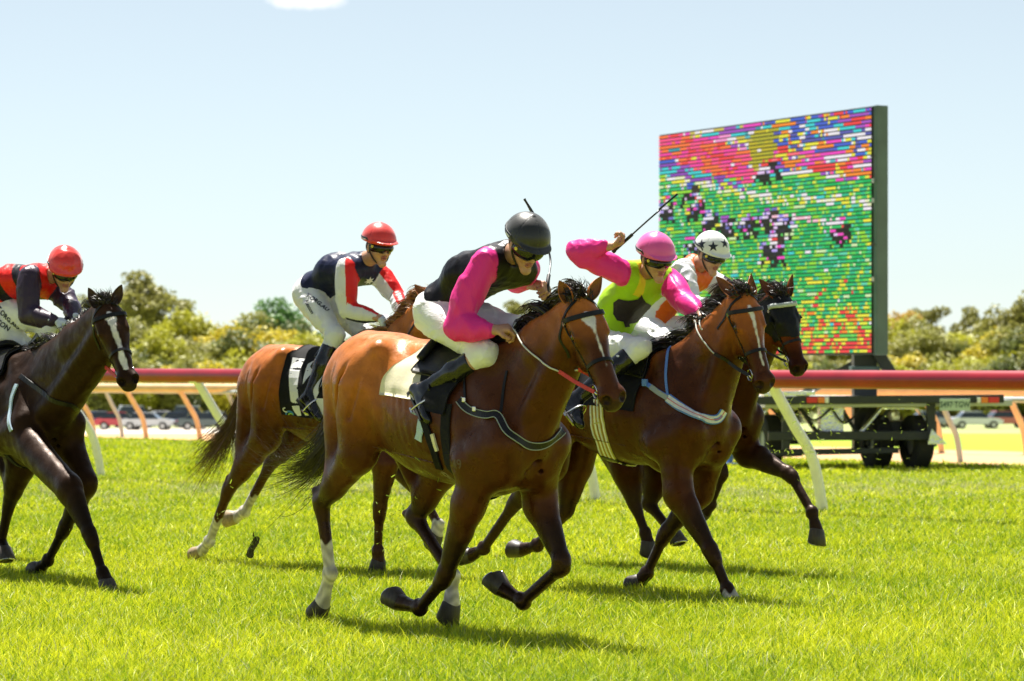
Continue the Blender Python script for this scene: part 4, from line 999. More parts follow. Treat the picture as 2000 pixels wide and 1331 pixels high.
# ---- trees
M['leafA'] = mat('olive_leaf', (.17, .165, .035), .55, attr='coat', transl=.25); M['bark'] = mat('pale_gum_bark', (.34, .29, .22), .8, noise=(3, .35, (1, 1, .3)))
def tree_mesh(kind, seed):
    r = np.random.default_rng(seed); H = {'gum': 15.5, 'bush': 9.5, 'round': 12.0, 'low': 6.0}[kind]; lobes = []
    if kind == 'gum':
        for _ in range(11): a = r.uniform(0, 6.28); d = r.uniform(.6, 3.6); lobes.append((math.cos(a) * d, math.sin(a) * d, r.uniform(.66, .95) * H - d * .5, r.uniform(1.0, 1.9), r.uniform(.6, 1.1)))
    elif kind == 'bush':
        for _ in range(13): a = r.uniform(0, 6.28); d = r.uniform(.2, 3.2); lobes.append((math.cos(a) * d, math.sin(a) * d, r.uniform(.35, .92) * H - d * .45, r.uniform(1.2, 2.2), r.uniform(1.0, 1.6)))
    elif kind == 'round':
        for _ in range(18): a = r.uniform(0, 6.28); d = r.uniform(0, 3.6); lobes.append((math.cos(a) * d, math.sin(a) * d, .58 * H + math.sqrt(max(0, 16 - d * d)) * r.uniform(.2, 1.0), r.uniform(1.2, 1.9), r.uniform(1.0, 1.5)))
    else:
        for _ in range(10): a = r.uniform(0, 6.28); d = r.uniform(0, 2.8); lobes.append((math.cos(a) * d, math.sin(a) * d, r.uniform(.18, .85) * H, r.uniform(1.1, 1.8), r.uniform(.9, 1.5)))
    P = []; 
    for (x, y, z, rx, rz) in lobes:
        k = int(420 * rx * rx / 3); v = r.normal(size=(k, 3)); v /= np.linalg.norm(v, axis=1)[:, None]; v *= (r.uniform(.45, 1.0, k) ** .6)[:, None] * (1 + .25 * np.sin(v[:, :1] * 5 + seed) * np.sin(v[:, 1:2] * 6)); P.append(v * (rx, rx, rz) + (x, y, z))
    P = np.concatenate(P); k = len(P); n1 = r.normal(size=(k, 3)); n1[:, 2] = np.abs(n1[:, 2]) + .4; n1 /= np.linalg.norm(n1, axis=1)[:, None]; t = np.cross(n1, r.normal(size=(k, 3))); t /= np.linalg.norm(t, axis=1)[:, None]; bb = np.cross(n1, t)
    s_ = r.uniform(.14, .30, k)[:, None]; V = np.stack([P - t * s_, P - bb * s_ * .6, P + t * s_, P + bb * s_ * .6], 1).reshape(-1, 3); F = (np.arange(k)[:, None] * 4 + np.arange(4)).astype(np.int32)
    mb = MB(); top = NV((r.normal() * .4, r.normal() * .4, H * .62)); mb.tube(spline([(0, 0, -.3), (r.normal() * .25, r.normal() * .2, H * .3), top], 6), [.32 - .2 * i / 12 for i in range(13)], 8)
    for (x, y, z, rx, rz) in lobes[:9]: s0 = NV((0, 0, H * r.uniform(.22, .5))); mb.tube(spline([s0, (s0 + NV((x, y, z))) / 2 + NV((0, 0, -.3)), (x, y, z)], 4), [.13 - .09 * i / 8 for i in range(9)], 6)
    C = np.tile(np.array([[1.0, 1, 1]]), (len(V), 1)); rr_ = np.repeat(r.uniform(.75, 1.25, k), 4)
    return V, F, rr_, mb
PROTO = {}
TC = {'gum': (.31, .30, .075), 'bush': (.46, .46, .045), 'round': (.12, .25, .06), 'low': (.34, .34, .075), 'gold': (.60, .51, .045), 'orange': (.56, .40, .09), 'dark': (.17, .20, .06)}
def tree(kind, px, top, Y, colr, label, sc=None, var=0):
    H0 = {'gum': 16.0, 'bush': 10.6, 'round': 12.6, 'low': 6.6}[kind]; key = (kind, var, colr)
    X = (px - 1000) / FPX * Y; g = float(gz(X, Y)); want = (HZ - top) / FPX * Y + CAMH - g; s_ = want / H0
    if key not in PROTO:
        V, F, rr_, mb = tree_mesh(kind, 100 + var * 7 + len(kind)); root = empty('tree', (X, Y, g)); cr_ = mesh_obj('crown', V, F, M['leafA'], root, smooth=False, cols=NV(TC[colr])[None, :] * rr_[:, None]); mb.build('trunk', M['bark'], root, smooth=True); PROTO[key] = root
    else:
        root = PROTO[key].copy(); COL.objects.link(root)
        for ch in list(PROTO[key].children): c = ch.copy(); COL.objects.link(c); c.parent = root
        root.location = (X, Y, g)
    w_ = sc or 1.0; root.rotation_euler = (0, 0, rng.uniform(0, 6.28)); root.scale = (s_ * w_, s_ * w_, s_); tag(root, label, 'tree', 'tree line beyond the track'); return root
KN_ = {'gum': 'tall thin-crowned gum tree', 'bush': 'bushy wattle', 'round': 'round dark green tree', 'low': 'low scrubby tree'}
CN_ = {'gum': 'dull olive', 'bush': 'yellow-green', 'round': 'deep green', 'low': 'grey-green', 'gold': 'golden', 'orange': 'orange-tinged', 'dark': 'shaded dark'}
def where(px):
    for lim, s_ in ((0, 'beyond the left edge of the photo'), (90, 'behind the red-capped rider at the left edge'), (210, 'behind the black horse'), (330, 'just right of the black horse'), (450, 'above the parked cars'), (600, 'left of the navy jockey'), (840, 'behind the navy jockey'), (1100, 'behind the black helmet'),
                    (1290, 'behind the pink jockey'), (1700, 'behind the big screen'), (1800, 'just right of the big screen'), (1900, 'right of the big screen, over the number plate'), (9999, 'at the far right edge')):
        if px <= lim: return s_
key_trees = [('gum', 255, 498, 345, 'gum', 1.15), ('gum', 325, 520, 345, 'gum', 1.1), ('gum', 205, 540, 350, 'gum', .9), ('gum', 372, 560, 350, 'gum', .9), ('gum', 22, 508, 350, 'gum', .7), ('gum', -45, 530, 350, 'gum', 1), ('round', 538, 574, 340, 'round', 1.15), ('bush', 420, 592, 325, 'gold', 1.0), ('bush', 350, 590, 330, 'bush', 1),
             ('bush', 468, 612, 322, 'bush', .9), ('bush', 560, 604, 325, 'gold', 1.1), ('bush', 615, 640, 320, 'bush', 1), ('gum', 832, 545, 345, 'gum', .8), ('gum', 800, 600, 345, 'bush', .8), ('gum', 1008, 556, 350, 'gum', .7), ('gum', 1075, 590, 350, 'gum', .7), ('gum', 1750, 574, 345, 'orange', .8), ('gum', 1822, 570, 350, 'gum', .75), ('gum', 1888, 576, 350, 'gum', .9),
             ('gum', 1930, 590, 345, 'gum', .6), ('round', 1992, 560, 340, 'gum', .9), ('bush', 1885, 612, 325, 'bush', 1.0), ('bush', 1945, 606, 322, 'gold', 1.0), ('bush', 1990, 632, 315, 'dark', 1.0), ('bush', 1770, 622, 325, 'bush', 1), ('bush', 1830, 628, 322, 'low', 1), ('bush', 270, 610, 325, 'low', 1), ('bush', 300, 640, 318, 'bush', 1),
             ('bush', 200, 620, 325, 'bush', 1), ('bush', 60, 610, 325, 'bush', 1), ('bush', -20, 600, 325, 'gold', 1), ('bush', 130, 620, 322, 'low', 1)]
key_trees += [('bush', 385, 600, 333, 'bush', 1.2), ('round', 500, 602, 336, 'low', 1.2), ('bush', 650, 628, 326, 'bush', 1.2), ('bush', 590, 615, 334, 'dark', 1.2), ('bush', 440, 622, 318, 'gold', 1.2), ('bush', 700, 640, 322, 'low', 1.2), ('bush', 1790, 606, 334, 'low', 1.1), ('bush', 1850, 600, 336, 'bush', 1.1), ('bush', 1975, 606, 336, 'low', 1.2), ('bush', 1735, 612, 334, 'bush', 1.1)]
for i, (k, px, tp, Y, c_, w_) in enumerate(key_trees): tree(k, px, tp, Y, c_, CN_[c_] + ' ' + KN_[k] + ' ' + where(px), w_, i % 3)
cyc = ['bush', 'low', 'dark', 'gum', 'bush', 'gold', 'low']
for row, (Y, tp0, st) in enumerate(((318, 632, 50), (306, 664, 50), (297, 698, 46))):
    x = -420 + row * 20; j = 0
    while x < 2420:
        c_ = cyc[(j * 3 + row * 2) % 7]; k = 'bush' if (j + row) % 3 else 'low'; tree(k, x, tp0 + rng.uniform(-12, 14), Y + rng.uniform(-3, 3), c_, ('upper', 'middle', 'front')[row] + '-row ' + CN_[c_] + ' ' + KN_[k] + ' ' + where(x), 1.15 if k == 'bush' else 1.0, j % 3); x += st * rng.uniform(.8, 1.2); j += 1

# ---- parked cars
M['glass'] = mat('car_glass', (.03, .04, .045), .08, coat=1); M['tyre'] = mat('tyre', (.02, .02, .02), .8); M['rim'] = mat('alloy_rim', (.5, .5, .5), .3, metal=.8); M['lampr'] = mat('red_lamp', (.5, .02, .02), .3); M['lampw'] = mat('clear_lamp', (.8, .8, .8), .15)
def car(px, Y, rz, colr, label, van=False):
    X = (px - 1000) / FPX * Y; g = float(gz(X, Y)); pm = mat('car_paint', colr, .25, metal=.2, coat=.8); root = empty('parked_car', (X, Y, g), rz, label, 'car', 'cars parked beyond the track')
    Lh = 2.2; hb = .95 if not van else 1.05; ht = 1.45 if not van else 1.85
    prof = [(-Lh, .35), (-Lh, .78), (-Lh + .25, hb), (-.95, hb + .04), (1.15, hb), (Lh - .15, .82), (Lh, .6), (Lh, .35)]
    bm = bmesh.new(); vs0 = [bm.verts.new((x, -.85, z)) for x, z in prof]; vs1 = [bm.verts.new((x, .85, z)) for x, z in prof]; bm.faces.new(vs0); bm.faces.new(vs1[::-1])
    for i in range(len(prof)): bm.faces.new((vs0[i], vs1[i], vs1[(i + 1) % len(prof)], vs0[(i + 1) % len(prof)]))
    bmesh.ops.recalc_face_normals(bm, faces=bm.faces); bmesh.ops.bevel(bm, geom=bm.edges[:], offset=.07, segments=3, affect='EDGES'); mb = MB(); bm.verts.index_update(); mb.add([v.co for v in bm.verts], [[v.index for v in f_.verts] for f_ in bm.faces]); bm.free(); mb.build('body', pm, root, smooth='auto')
    xr = -1.9 if van else -1.55
    def slab(z0, z1, i0, i1): 
        a = [(xr + i0, -.8 + i0 * .3, z0), (1.0 - i0 * 1.2, -.8 + i0 * .3, z0), (1.0 - i0 * 1.2, .8 - i0 * .3, z0), (xr + i0, .8 - i0 * .3, z0)]; c = [(xr + i1, -.8 + i1 * .3, z1), (1.0 - i1 * 1.4, -.8 + i1 * .3, z1), (1.0 - i1 * 1.4, .8 - i1 * .3, z1), (xr + i1, .8 - i1 * .3, z1)]
        return a + c, [(0, 3, 2, 1), (4, 5, 6, 7), (0, 1, 5, 4), (1, 2, 6, 5), (2, 3, 7, 6), (3, 0, 4, 7)]
    mb = MB(); mb.add(*slab(hb - .03, ht - .07, .0, .42)); mb.build('window', M['glass'], root); mb = MB(); mb.add(*slab(ht - .07, ht, .40, .50)); mb.build('roof', pm, root)
    for x in (-1.35, 1.35):
        for y in (-.82, .82): mb = MB(); mb.cyl((x, y - .1, .33), (x, y + .1, .33), .33, 18); w = mb.build('wheel', M['tyre'], root); mb = MB(); mb.cyl((x, y - .11, .33), (x, y + .11, .33), .19, 12); mb.build('rim', M['rim'], w)
    for y in (-.62, .62): mb = MB(); mb.box((Lh - .01, y, .66), (.06, .34, .14)); mb.build('headlight', M['lampw'], root); mb = MB(); mb.box((-Lh + .01, y, .72), (.06, .3, .14)); mb.build('tail_light', M['lampr'], root)
for a in ((200, 262, .2, (.25, .28, .32), 'grey car half hidden behind the black horse', False), (236, 252, .1, (.55, .03, .05), 'dark red car parked right of the black horse', False), (268, 270, .3, (.75, .76, .78), 'white van-like car in the row of parked cars', True),
          (290, 250, -.1, (.60, .62, .64), 'silver car close behind the dark red one', False), (322, 262, .1, (.78, .79, .8), 'small white car in the middle of the parked row', False), (352, 255, .2, (.05, .07, .12), 'navy car in the middle of the parked row', False), (378, 268, .0, (.55, .62, .62), 'silver car with its windows in full sun', True),
          (398, 250, .15, (.08, .12, .12), 'dark green car nearest in the parked row', False), (428, 258, .1, (.40, .47, .47), 'silver-grey car left of the post and the tail', False), (175, 256, .2, (.10, .16, .35), 'blue car tucked behind the black horse', False), (1905, 258, .1, (.7, .72, .74), 'pale car glimpsed over the number plate', False), (1965, 262, .2, (.5, .12, .1), 'rusty red car at the far right edge', False), (1820, 262, .2, (.3, .33, .36), 'grey car seen through the trailer frame', False)): car(*a)
# ---- the big mobile screen
M['frame'] = mat('dark_green_frame', (.085, .14, .14), .5, noise=(3, .15)); M['frame_dark'] = mat('black_steel', (.018, .022, .022), .45, noise=(4, .2)); M['alu'] = mat('checker_plate', (.72, .74, .76), .25, metal=.9, bump=(22, .8, .02)); M['galv'] = mat('galvanised_steel', (.45, .47, .47), .4, metal=.6)
M['amber'] = mat('amber_lamp', (.85, .22, .02), .3); M['redl'] = mat('red_reflector', (.70, .03, .02), .3); M['whl'] = mat('white_reflector', (.82, .82, .80), .3); M['plate'] = mat('pale_green_plate', (.50, .62, .52), .5); M['platetext'] = mat('plate_lettering', (.05, .10, .09), .5)
led = bpy.data.materials.new('led_modules'); led.use_nodes = True; n = led.node_tree.nodes; lk = led.node_tree.links.new; b = n['Principled BSDF']
b.inputs['Base Color'].default_value = (.01, .01, .01, 1); b.inputs['Roughness'].default_value = .6
vc = n.new('ShaderNodeVertexColor'); vc.layer_name = 'coat'; lk(vc.outputs[0], b.inputs['Emission Color']); b.inputs['Emission Strength'].default_value = .55
A0, A1 = WP(1287, 693, 53.6), WP(1702, 690, 48.0); A0[2] = A1[2] = 1.82; topz = 5.66
ex = unit(A1 - A0); LW = np.linalg.norm(A1 - A0); LH = topz - 1.82; ny = NV((ex[1], -ex[0], 0)); ny = ny if ny[1] < 0 else -ny     # ny faces the camera
scr = empty('video_screen', (A0 + A1) / 2 * NV((1, 1, 0)), 0, 'large square outdoor video screen on a mast, showing a horse race', 'screen'); sb = NV(scr.location)
def SP(u, v, o=0): return A0 + ex * LW * u + NV((0, 0, 1)) * LH * v + ny * o
mb = MB(); R3 = Matrix((Vector(ex), Vector(-ny), Vector((0, 0, 1)))).transposed()
mb.box(SP(.5, .5, -.13) - 0, (LW + .0, .24, LH + .04), R3, .01); mb.build('cabinet', M['frame_dark'], scr, base=sb)
mb = MB(); mb.box(SP(1.0, .5, -.14) + ex * .05, (.10, .22, LH + .06), R3, .015); side = mb.build('side_panel', M['frame'], scr, base=sb)
for v_ in (.80, .44): mb = MB(); mb.box(SP(1.0, v_, .03) + ex * .07, (.07, .03, .035), R3); mb.build('latch', M['frame_dark'], side, base=sb)
for v_ in (.70, .30, .62): mb = MB(); mb.box(SP(1.0, v_, .024) + ex * .07, (.04, .02, .07), R3); mb.build('socket', M['galv'], side, base=sb)
# picture: rows of modules, each a short lit dash
r_ = np.random.default_rng(77); NR, NC = 62, 118; img = np.zeros((NR, NC, 3)); uu = (np.arange(NC) + .5) / NC; vv_ = 1 - (np.arange(NR) + .5) / NR   # v: 1 top
U, Vv_ = np.meshgrid(uu, vv_)
pal = lambda *c: np.array(c, float)
G = [pal(.0, .42, .10), pal(.02, .50, .13), pal(.10, .60, .10), pal(.02, .45, .22), pal(.28, .66, .04)]
idx = r_.integers(0, 5, (NR, NC)); 
for i in range(5): img[idx == i] = G[i]
def put(mask, cols, p=1.0):
    m_ = mask & (r_.random((NR, NC)) < p); k = r_.integers(0, len(cols), m_.sum()); img[m_] = np.array(cols)[k]
CY, YE, MG, RD, BL, WH, OR_, PU, BK = (.05, .60, .62), (.80, .75, .05), (.85, .06, .50), (.85, .05, .06), (.06, .12, .60), (.85, .80, .85), (.90, .25, .03), (.35, .08, .50), (.006, .006, .01)
put(np.ones_like(U, bool), [(.45, .75, .10), (.10, .62, .40), YE, (.6, .8, .4)], .15)
hor = .83 - .12 * U                                             # foot of the crowd, falling to the right
put(Vv_ > hor + .012 * np.sin(U * 20), [CY, (.1, .45, .5), PU, BL, WH, (.6, .5, .1), MG, (.05, .3, .35)])
band = Vv_ - (1.0 - .34 * U); put((band > -.11) & (band < .03) & (U < .48), [RD, (.95, .18, .05), (.95, .08, .25), (.9, .05, .35)], .96)
put((band >= .03) & (band < .075) & (U < .5), [WH, YE, WH, (.9, .3, .6)], .65)
put((band < -.11) & (band > -.17) & (U < .42), [PU, (.25, .06, .45), CY], .9)
b2 = Vv_ - (1.10 - .22 * U); put((b2 > -.17) & (b2 < -.09) & (U > .5), [MG, (.95, .15, .2), RD, YE, OR_], .85); put((b2 >= -.09) & (b2 < .03) & (U > .5), [BL, CY, WH, YE, OR_, (.1, .1, .4)], .95); put((b2 >= .03) & (U > .5), [RD, OR_, BL, YE, PU, CY], .9)
put((U > .45) & (U < .57) & (Vv_ > .78) & (Vv_ < .97), [(.50, .42, .02), (.42, .40, .03)], .95)
put(np.abs(Vv_ - (.79 - .20 * U + .015 * np.sin(U * 9))) < .022, [YE, (.8, .85, .5), WH], .6)
put((np.abs(Vv_ - (.60 - .20 * (U - .55))) < .012) & (U > .55) & (U < .85), [WH, (.9, .5, .6)], .75)
put(Vv_ < .17 + .03 * np.sin(U * 30), [YE, (.2, .7, .1), RD, OR_, (.75, .8, .05)], .8); put((Vv_ < .075), [RD, OR_, RD, YE, (.1, .55, .1)], .95); put((Vv_ < .30) & (U > .5), [YE, RD, (.2, .7, .1)], .13)
for (cx, cy, s_) in ((.51, .785, .8), (.03, .66, 1.0), (.155, .72, .85), (.19, .66, .95), (.25, .59, .9), (.33, .565, .9), (.435, .565, .95), (.53, .58, .9), (.60, .55, .9), (.56, .45, 1.15), (.86, .50, 1.0), (.17, .49, .8), (.57, .79, .6)):
    X_, Y_ = (U - cx) / s_ / 1.08, (Vv_ - cy) / s_ / 1.12
    put((X_ / .044) ** 2 + ((Y_ + .004) / .022) ** 2 < 1, [BK, BK, (.02, .01, .04)], .97)                      # horse's body
    put((X_ > .018) & (X_ < .050) & (Y_ > -.004) & (Y_ < .036) & (Y_ > (X_ - .036) * .9), [BK, (.04, .02, .02)], .95)      # neck and head
    for lx, sl in ((-.030, -.25), (-.012, .3), (.018, -.2), (.034, .35)): put((np.abs(X_ - lx - sl * (-.02 - Y_)) < .0075) & (Y_ < -.01) & (Y_ > -.062), [BK], .95)
    j_ = int(cx * 97 + cy * 31) % 5; put((X_ > -.016) & (X_ < .018) & (Y_ > .012) & (Y_ < .052), [[(.75, .6, .9), (.3, .25, .8)], [MG, (.9, .3, .6)], [(.8, .8, .9), BL], [RD, WH], [PU, (.7, .5, .9)]][j_], .95)
    put((X_ / .055) ** 2 + ((Y_ - .01) / .05) ** 2 < 1, [(.45, .35, .8), (.75, .55, .85), (.15, .15, .5), MG], .22)
    put((X_ > -.026) & (X_ < .0) & (Y_ > .0) & (Y_ < .018), [WH, (.8, .75, .9)], .7)
put(np.ones_like(U, bool), [WH, CY, YE], .02)
for i in range(NR):
    j = 1
    while j < NC:
        if r_.random() < (.42 if vv_[i] < .8 - .1 * uu[j] else .66): img[i, j] = img[i, j - 1]
        j += 1
Vs, Fs, Cs = [], [], []
for i in range(NR):
    for j in range(NC):
        off = .5 * (i % 2); u0, u1 = (j + .06) / NC, (j + .97) / NC; c0, c1 = 1 - (i + .78) / NR, 1 - (i + .12) / NR; k = len(Vs); Vs += [SP(u0, c0, .004), SP(u1, c0, .004), SP(u1, c1, .004), SP(u0, c1, .004)]
        Fs.append((k, k + 1, k + 2, k + 3)); Cs += [img[i, j]] * 4
o = mesh_obj('lit_picture', np.array(Vs) - sb, np.array(Fs), led, scr, smooth=False, cols=np.array(Cs))
# ---- trailer under it
tr = empty('trailer', WP(1700, 915, 48.6) * NV((1, 1, 0)), 0, 'dark twin-axle trailer with checker-plate guards, carrying the screen', 'trailer'); tb = NV(tr.location)
def tbar(name, a, b_, w, h, m=M['frame_dark'], par=None, up=(0, 0, 1), bev=.01): mb = MB(); mb.bar(a, b_, w, h, up, bev); return mb.build(name, m, par or tr, base=tb)
Y0 = 47.6
rb = tbar('rear_beam', WP(1470, 783, Y0), WP(1960, 779, Y0), .12, .13, M['frame_dark']); tbar('deck_edge', WP(1490, 770, Y0 + .2), WP(1590, 768, Y0 + .2), .5, .07, M['alu'])
tbar('deck', WP(1480, 790, Y0 + 1.6), WP(1950, 786, Y0 + 1.6), 2.8, .10, M['galv'])
tbar('mast', WP(1688, 880, 49.3), WP(1688, 672, 49.3), .37, .37, M['frame_dark'], up=(0, 1, 0)); tbar('mast_collar', WP(1688, 728, 49.28), WP(1688, 716, 49.28), .45, .45, M['frame'], up=(0, 1, 0))
tbar('brace', WP(1704, 672, 49.0), WP(1740, 730, 49.0), .14, .18); tbar('brace', WP(1688, 700, 49.6), WP(1560, 776, 50.6), .10, .12)
tbar('post', WP(1818, 786, 47.8), WP(1818, 862, 47.8), .13, .16, up=(0, 1, 0)); tbar('post', WP(1535, 786, 47.8), WP(1535, 880, 47.8), .12, .12, up=(0, 1, 0))
tbar('cross_member', WP(1500, 852, 47.8), WP(1826, 851, 47.8), .14, .14); tbar('cross_member', WP(1500, 885, 47.9), WP(1755, 880, 47.9), .10, .09); tbar('tow_bar', WP(1560, 884, 47.9), WP(1400, 892, 53.2), .12, .12)
for x0 in (1575, 1908):
    for k, (m_, w_) in enumerate(((M['redl'], 22), (M['amber'], 14), (M['whl'], 8))):
        kk = k if x0 < 1800 else 2 - k; xa = x0 + (0, 22, 36)[kk] if x0 < 1800 else x0 + (0, 8, 22)[kk]; w2 = w_
        mb = MB(); a = WP(xa, 782, Y0 - .08); mb.box((a + WP(xa + w2, 782, Y0 - .08)) / 2, (w2 * Y0 / FPX * .94, .035, .085), None, .008); mb.build('tail_lamp', m_, rb, base=tb)
mb = MB(); pc = WP(1865, 791, Y0 - .12); mb.box(pc, (.47, .012, .185), None, .006); pl = mb.build('number_plate', M['plate'], tr, base=tb)
Vt, Ft = text_mesh('S497·TGW', .125, bold=.0035); Vt = Vt * NV((.80, 1, 1)); P3 = pc + np.stack([Vt[:, 0], np.full(len(Vt), -.008), Vt[:, 1]], 1); mesh_obj('plate_number', P3 - tb, Ft, M['platetext'], pl, smooth=False)
def wheel(px, py, Y, rz=0.25):
    c = WP(px, py, Y); c[2] = .42; ax = NV((math.cos(rz), math.sin(rz), 0)); mb = MB(); n_ = 28; prof = [(-.13, .20), (-.15, .38), (-.12, .43), (.12, .43), (.15, .38), (.13, .20)]; V = []; F = []
    u = NV((-ax[1], ax[0], 0)); w = NV((0, 0, 1))
    for a_, r2 in prof:
        for i in range(n_): t = 2 * math.pi * i / n_; V.append(c + ax * a_ + (u * math.cos(t) + w * math.sin(t)) * r2)
    for k in range(len(prof) - 1):
        for i in range(n_): F.append((k * n_ + i, k * n_ + (i + 1) % n_, (k + 1) * n_ + (i + 1) % n_, (k + 1) * n_ + i))
    mb.add(V, F); o = mb.build('wheel', M['tyre'], tr, smooth='auto', base=tb); mb = MB(); mb.cyl(c - ax * .08, c + ax * .08, .205, 24); mb.build('rim', M['galv'], o, base=tb)
for px, Y in ((1712, 48.6), (1790, 48.3), (1500, 49.2)): wheel(px, 868, Y)
def fender(px0, px1, Y, top=798, bot=846, m=M['alu']):
    mb = MB(); a = [WP(px0, top, Y), WP(px1, top, Y), WP(px1 + 38, bot, Y - .1), WP(px1 + 38, bot + 2, Y - .1)]
    P = [WP(px0 - 40, bot, Y), WP(px0, top, Y), WP(px1, top, Y), WP(px1 + 34, bot, Y)]
    for i in range(3): mb.bar(P[i], P[i + 1], .34, .025, (0, 1, 0) if 0 else (0, 0, 1))
    mb.build('mud_guard', m, tr, base=tb)
for xa, xb, ya, yb, Y_ in ((1690, 1826, 822, 872, 48.9), (1500, 1570, 840, 868, 49.6)):
    mb = MB(); a_, b_ = WP(xa, ya, Y_), WP(xb, yb, Y_); mb.box((a_ + b_) / 2, (abs(b_[0] - a_[0]), .5, abs(b_[2] - a_[2])), None, .02); mb.build('chassis_box', M['frame_dark'], tr, base=tb)
for xa, ya, xb, yb in ((1600, 792, 1640, 850), (1640, 792, 1676, 850), (1560, 795, 1600, 850), (1740, 795, 1700, 850)): tbar('strut', WP(xa, ya, 48.4), WP(xb, yb, 48.4), .06, .06)
for k in range(3): mb = MB(); mb.tube(spline([WP(1500 + 60 * k, 790, 47.9), WP(1530 + 60 * k, 815 + 6 * k, 47.85), WP(1575 + 55 * k, 792, 47.9)], 8), .018, 6); mb.build('hanging_cable', M['tyre'], tr, smooth=True, base=tb)
fender(1720, 1790, 48.2); fender(1500, 1560, 48.6)
mb = MB(); mb.box(WP(1622, 818, 48.2), (.36, .5, .42), None, .02); mb.build('tool_box', M['alu'], tr, base=tb)
mb = MB(); mb.add([WP(1820, 838, 47.4), WP(1850, 868, 47.4), WP(1812, 868, 47.4), WP(1820, 838, 47.7), WP(1850, 868, 47.7), WP(1812, 868, 47.7)], [(0, 1, 2), (3, 5, 4), (0, 3, 4, 1), (1, 4, 5, 2), (2, 5, 3, 0)]); mb.build('mud_guard_end', M['alu'], tr, base=tb)
mb = MB(); c = WP(1425, 900, 50.0); mb.cyl(c * NV((1, 1, 0)) + NV((0, 0, .02)), c * NV((1, 1, 0)) + NV((0, 0, 1.1)), .05, 12); mb.cyl(c * NV((1, 1, 0)) + NV((0, 0, .0)), c * NV((1, 1, 0)) + NV((0, 0, .05)), .14, 14); mb.build('jack_leg', M['blue_web'], tr, base=tb)
# ================================================================== the five horses
BLK = (.036, .017, .009)
frA = Frame(868, 16.5, 40)
specA = dict(label='bright bay horse with a white star, nearest the camera and ahead of all others', seed=1, pitch=-.12, dz=-.02, coat=(.46, .145, .030), yaw=.45,
    poll=(1128, 590), muzzle=(1205, 790), ears={-1: (1092, 548, -.12), 1: (1176, 540, .10)},
    legs={'nh': [(700, 880), (628, 985), (645, 1120), (622, 1205)], 'fh': [(865, 905), (812, 1012), (884, 1125), (880, 1210)],
          'nf': [(915, 985), (868, 1130), (820, 1188), (764, 1172)], 'ff': [(1055, 985), (1101, 1105), (1022, 1176), (962, 1138)]},
    socks={'nh': .17, 'fh': .005}, blaze=[(.095, .018, 0), (.13, .038, .0), (.165, .026, .004), (.20, .010, .008), (.28, .006, .01), (.40, .004, .012)],
    tail=[(672, 780, .03), (655, 850, .02), (618, 905, -.0), (566, 922, -.03), (532, 895, -.05)], tail_spread=.12, tail_n=1000, mane_side=1)
frB = Frame(656, 22.0, 46)
specB = dict(label='chestnut horse with white hind stockings galloping behind the nearest horse', seed=2, pitch=-.03, dz=.03, coat=(.44, .135, .028),
    poll=(838, 590), muzzle=(900, 735), dark=.75, points=(.035, .016, .010), hair='hair_red', tailhair='hair_brown',
    legs={'nh': [(520, 850), (446, 958), (409, 1058), (382, 1090)], 'fh': [(585, 840), (528, 908), (478, 1000), (447, 1018)],
          'nf': [(752, 905), (741, 1000), (738, 1075), (740, 1110)], 'ff': [(765, 895), (828, 972), (856, 1025), (850, 1056)]},
    socks={'nh': .20, 'fh': .16, 'ff': .02}, pale_hooves=('nh', 'fh'), tail=[(452, 830, 0), (425, 870, -.02), (385, 925, -.05)], tail_spread=.09)
frC = Frame(13, 21.4, 33)
specC = dict(label='almost black horse with a broad white blaze at the left edge', seed=3, pitch=-.10, dz=.0, coat=BLK, throat=.115, yaw=.42,
    poll=(207, 600), muzzle=(254, 752), ears={-1: (172, 562, -.10), 1: (238, 556, .08)},
    legs={'nh': [(-60, 900), (-110, 985), (-90, 1080), (-100, 1120)], 'fh': [(42, 905), (18, 985), (2, 1060), (14, 1088)],
          'nf': [(135, 955), (178, 1050), (200, 1118), (212, 1146)], 'ff': [(165, 945), (125, 1035), (94, 1095), (68, 1120)]},
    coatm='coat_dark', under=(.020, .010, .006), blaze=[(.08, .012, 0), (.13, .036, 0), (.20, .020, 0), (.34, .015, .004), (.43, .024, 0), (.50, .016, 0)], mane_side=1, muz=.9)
frD = Frame(1227, 19.6, 43)
specD = dict(label='bay horse with a narrow white stripe and a blue and white breastplate', seed=4, pitch=-.10, dz=.0, coat=(.36, .105, .022), yaw=.42,
    poll=(1448, 580), muzzle=(1500, 760), ears={-1: (1398, 540, -.10), 1: (1468, 534, .08)},
    legs={'nh': [(1075, 905), (1005, 985), (945, 1072), (906, 1092)], 'fh': [(1125, 905), (1105, 1000), (1050, 1066), (1003, 1078)],
          'nf': [(1325, 965), (1392, 1083), (1420, 1150), (1436, 1182)], 'ff': [(1365, 960), (1298, 1045), (1264, 1120), (1243, 1142)]},
    blaze=[(.08, .010, 0), (.12, .020, 0), (.18, .014, .004), (.28, .007, .006), (.38, .009, .0), (.46, .005, 0)], socks={'nf': -.03})
frE = Frame(1290, 22.3, 45)
specE = dict(label='dark bay horse in a black hood, nearest to the rail on the right', seed=5, pitch=-.04, dz=.0, coat=(.20, .045, .009), yaw=.35,
    poll=(1522, 580), muzzle=(1568, 728), ears={-1: (1482, 545, -.10), 1: (1549, 535, .09)}, browband=False, browtop=True,
    legs={'nh': [(1225, 915), (1240, 985), (1260, 1040), (1268, 1070)], 'fh': [(1290, 920), (1268, 985), (1305, 1030), (1322, 1048)],
          'nf': [(1380, 885), (1412, 922), (1388, 985), (1370, 1010)], 'ff': [(1460, 885), (1545, 928), (1586, 1000), (1600, 1058)]},
    points=(.03, .02, .016), coatm='coat_dark')
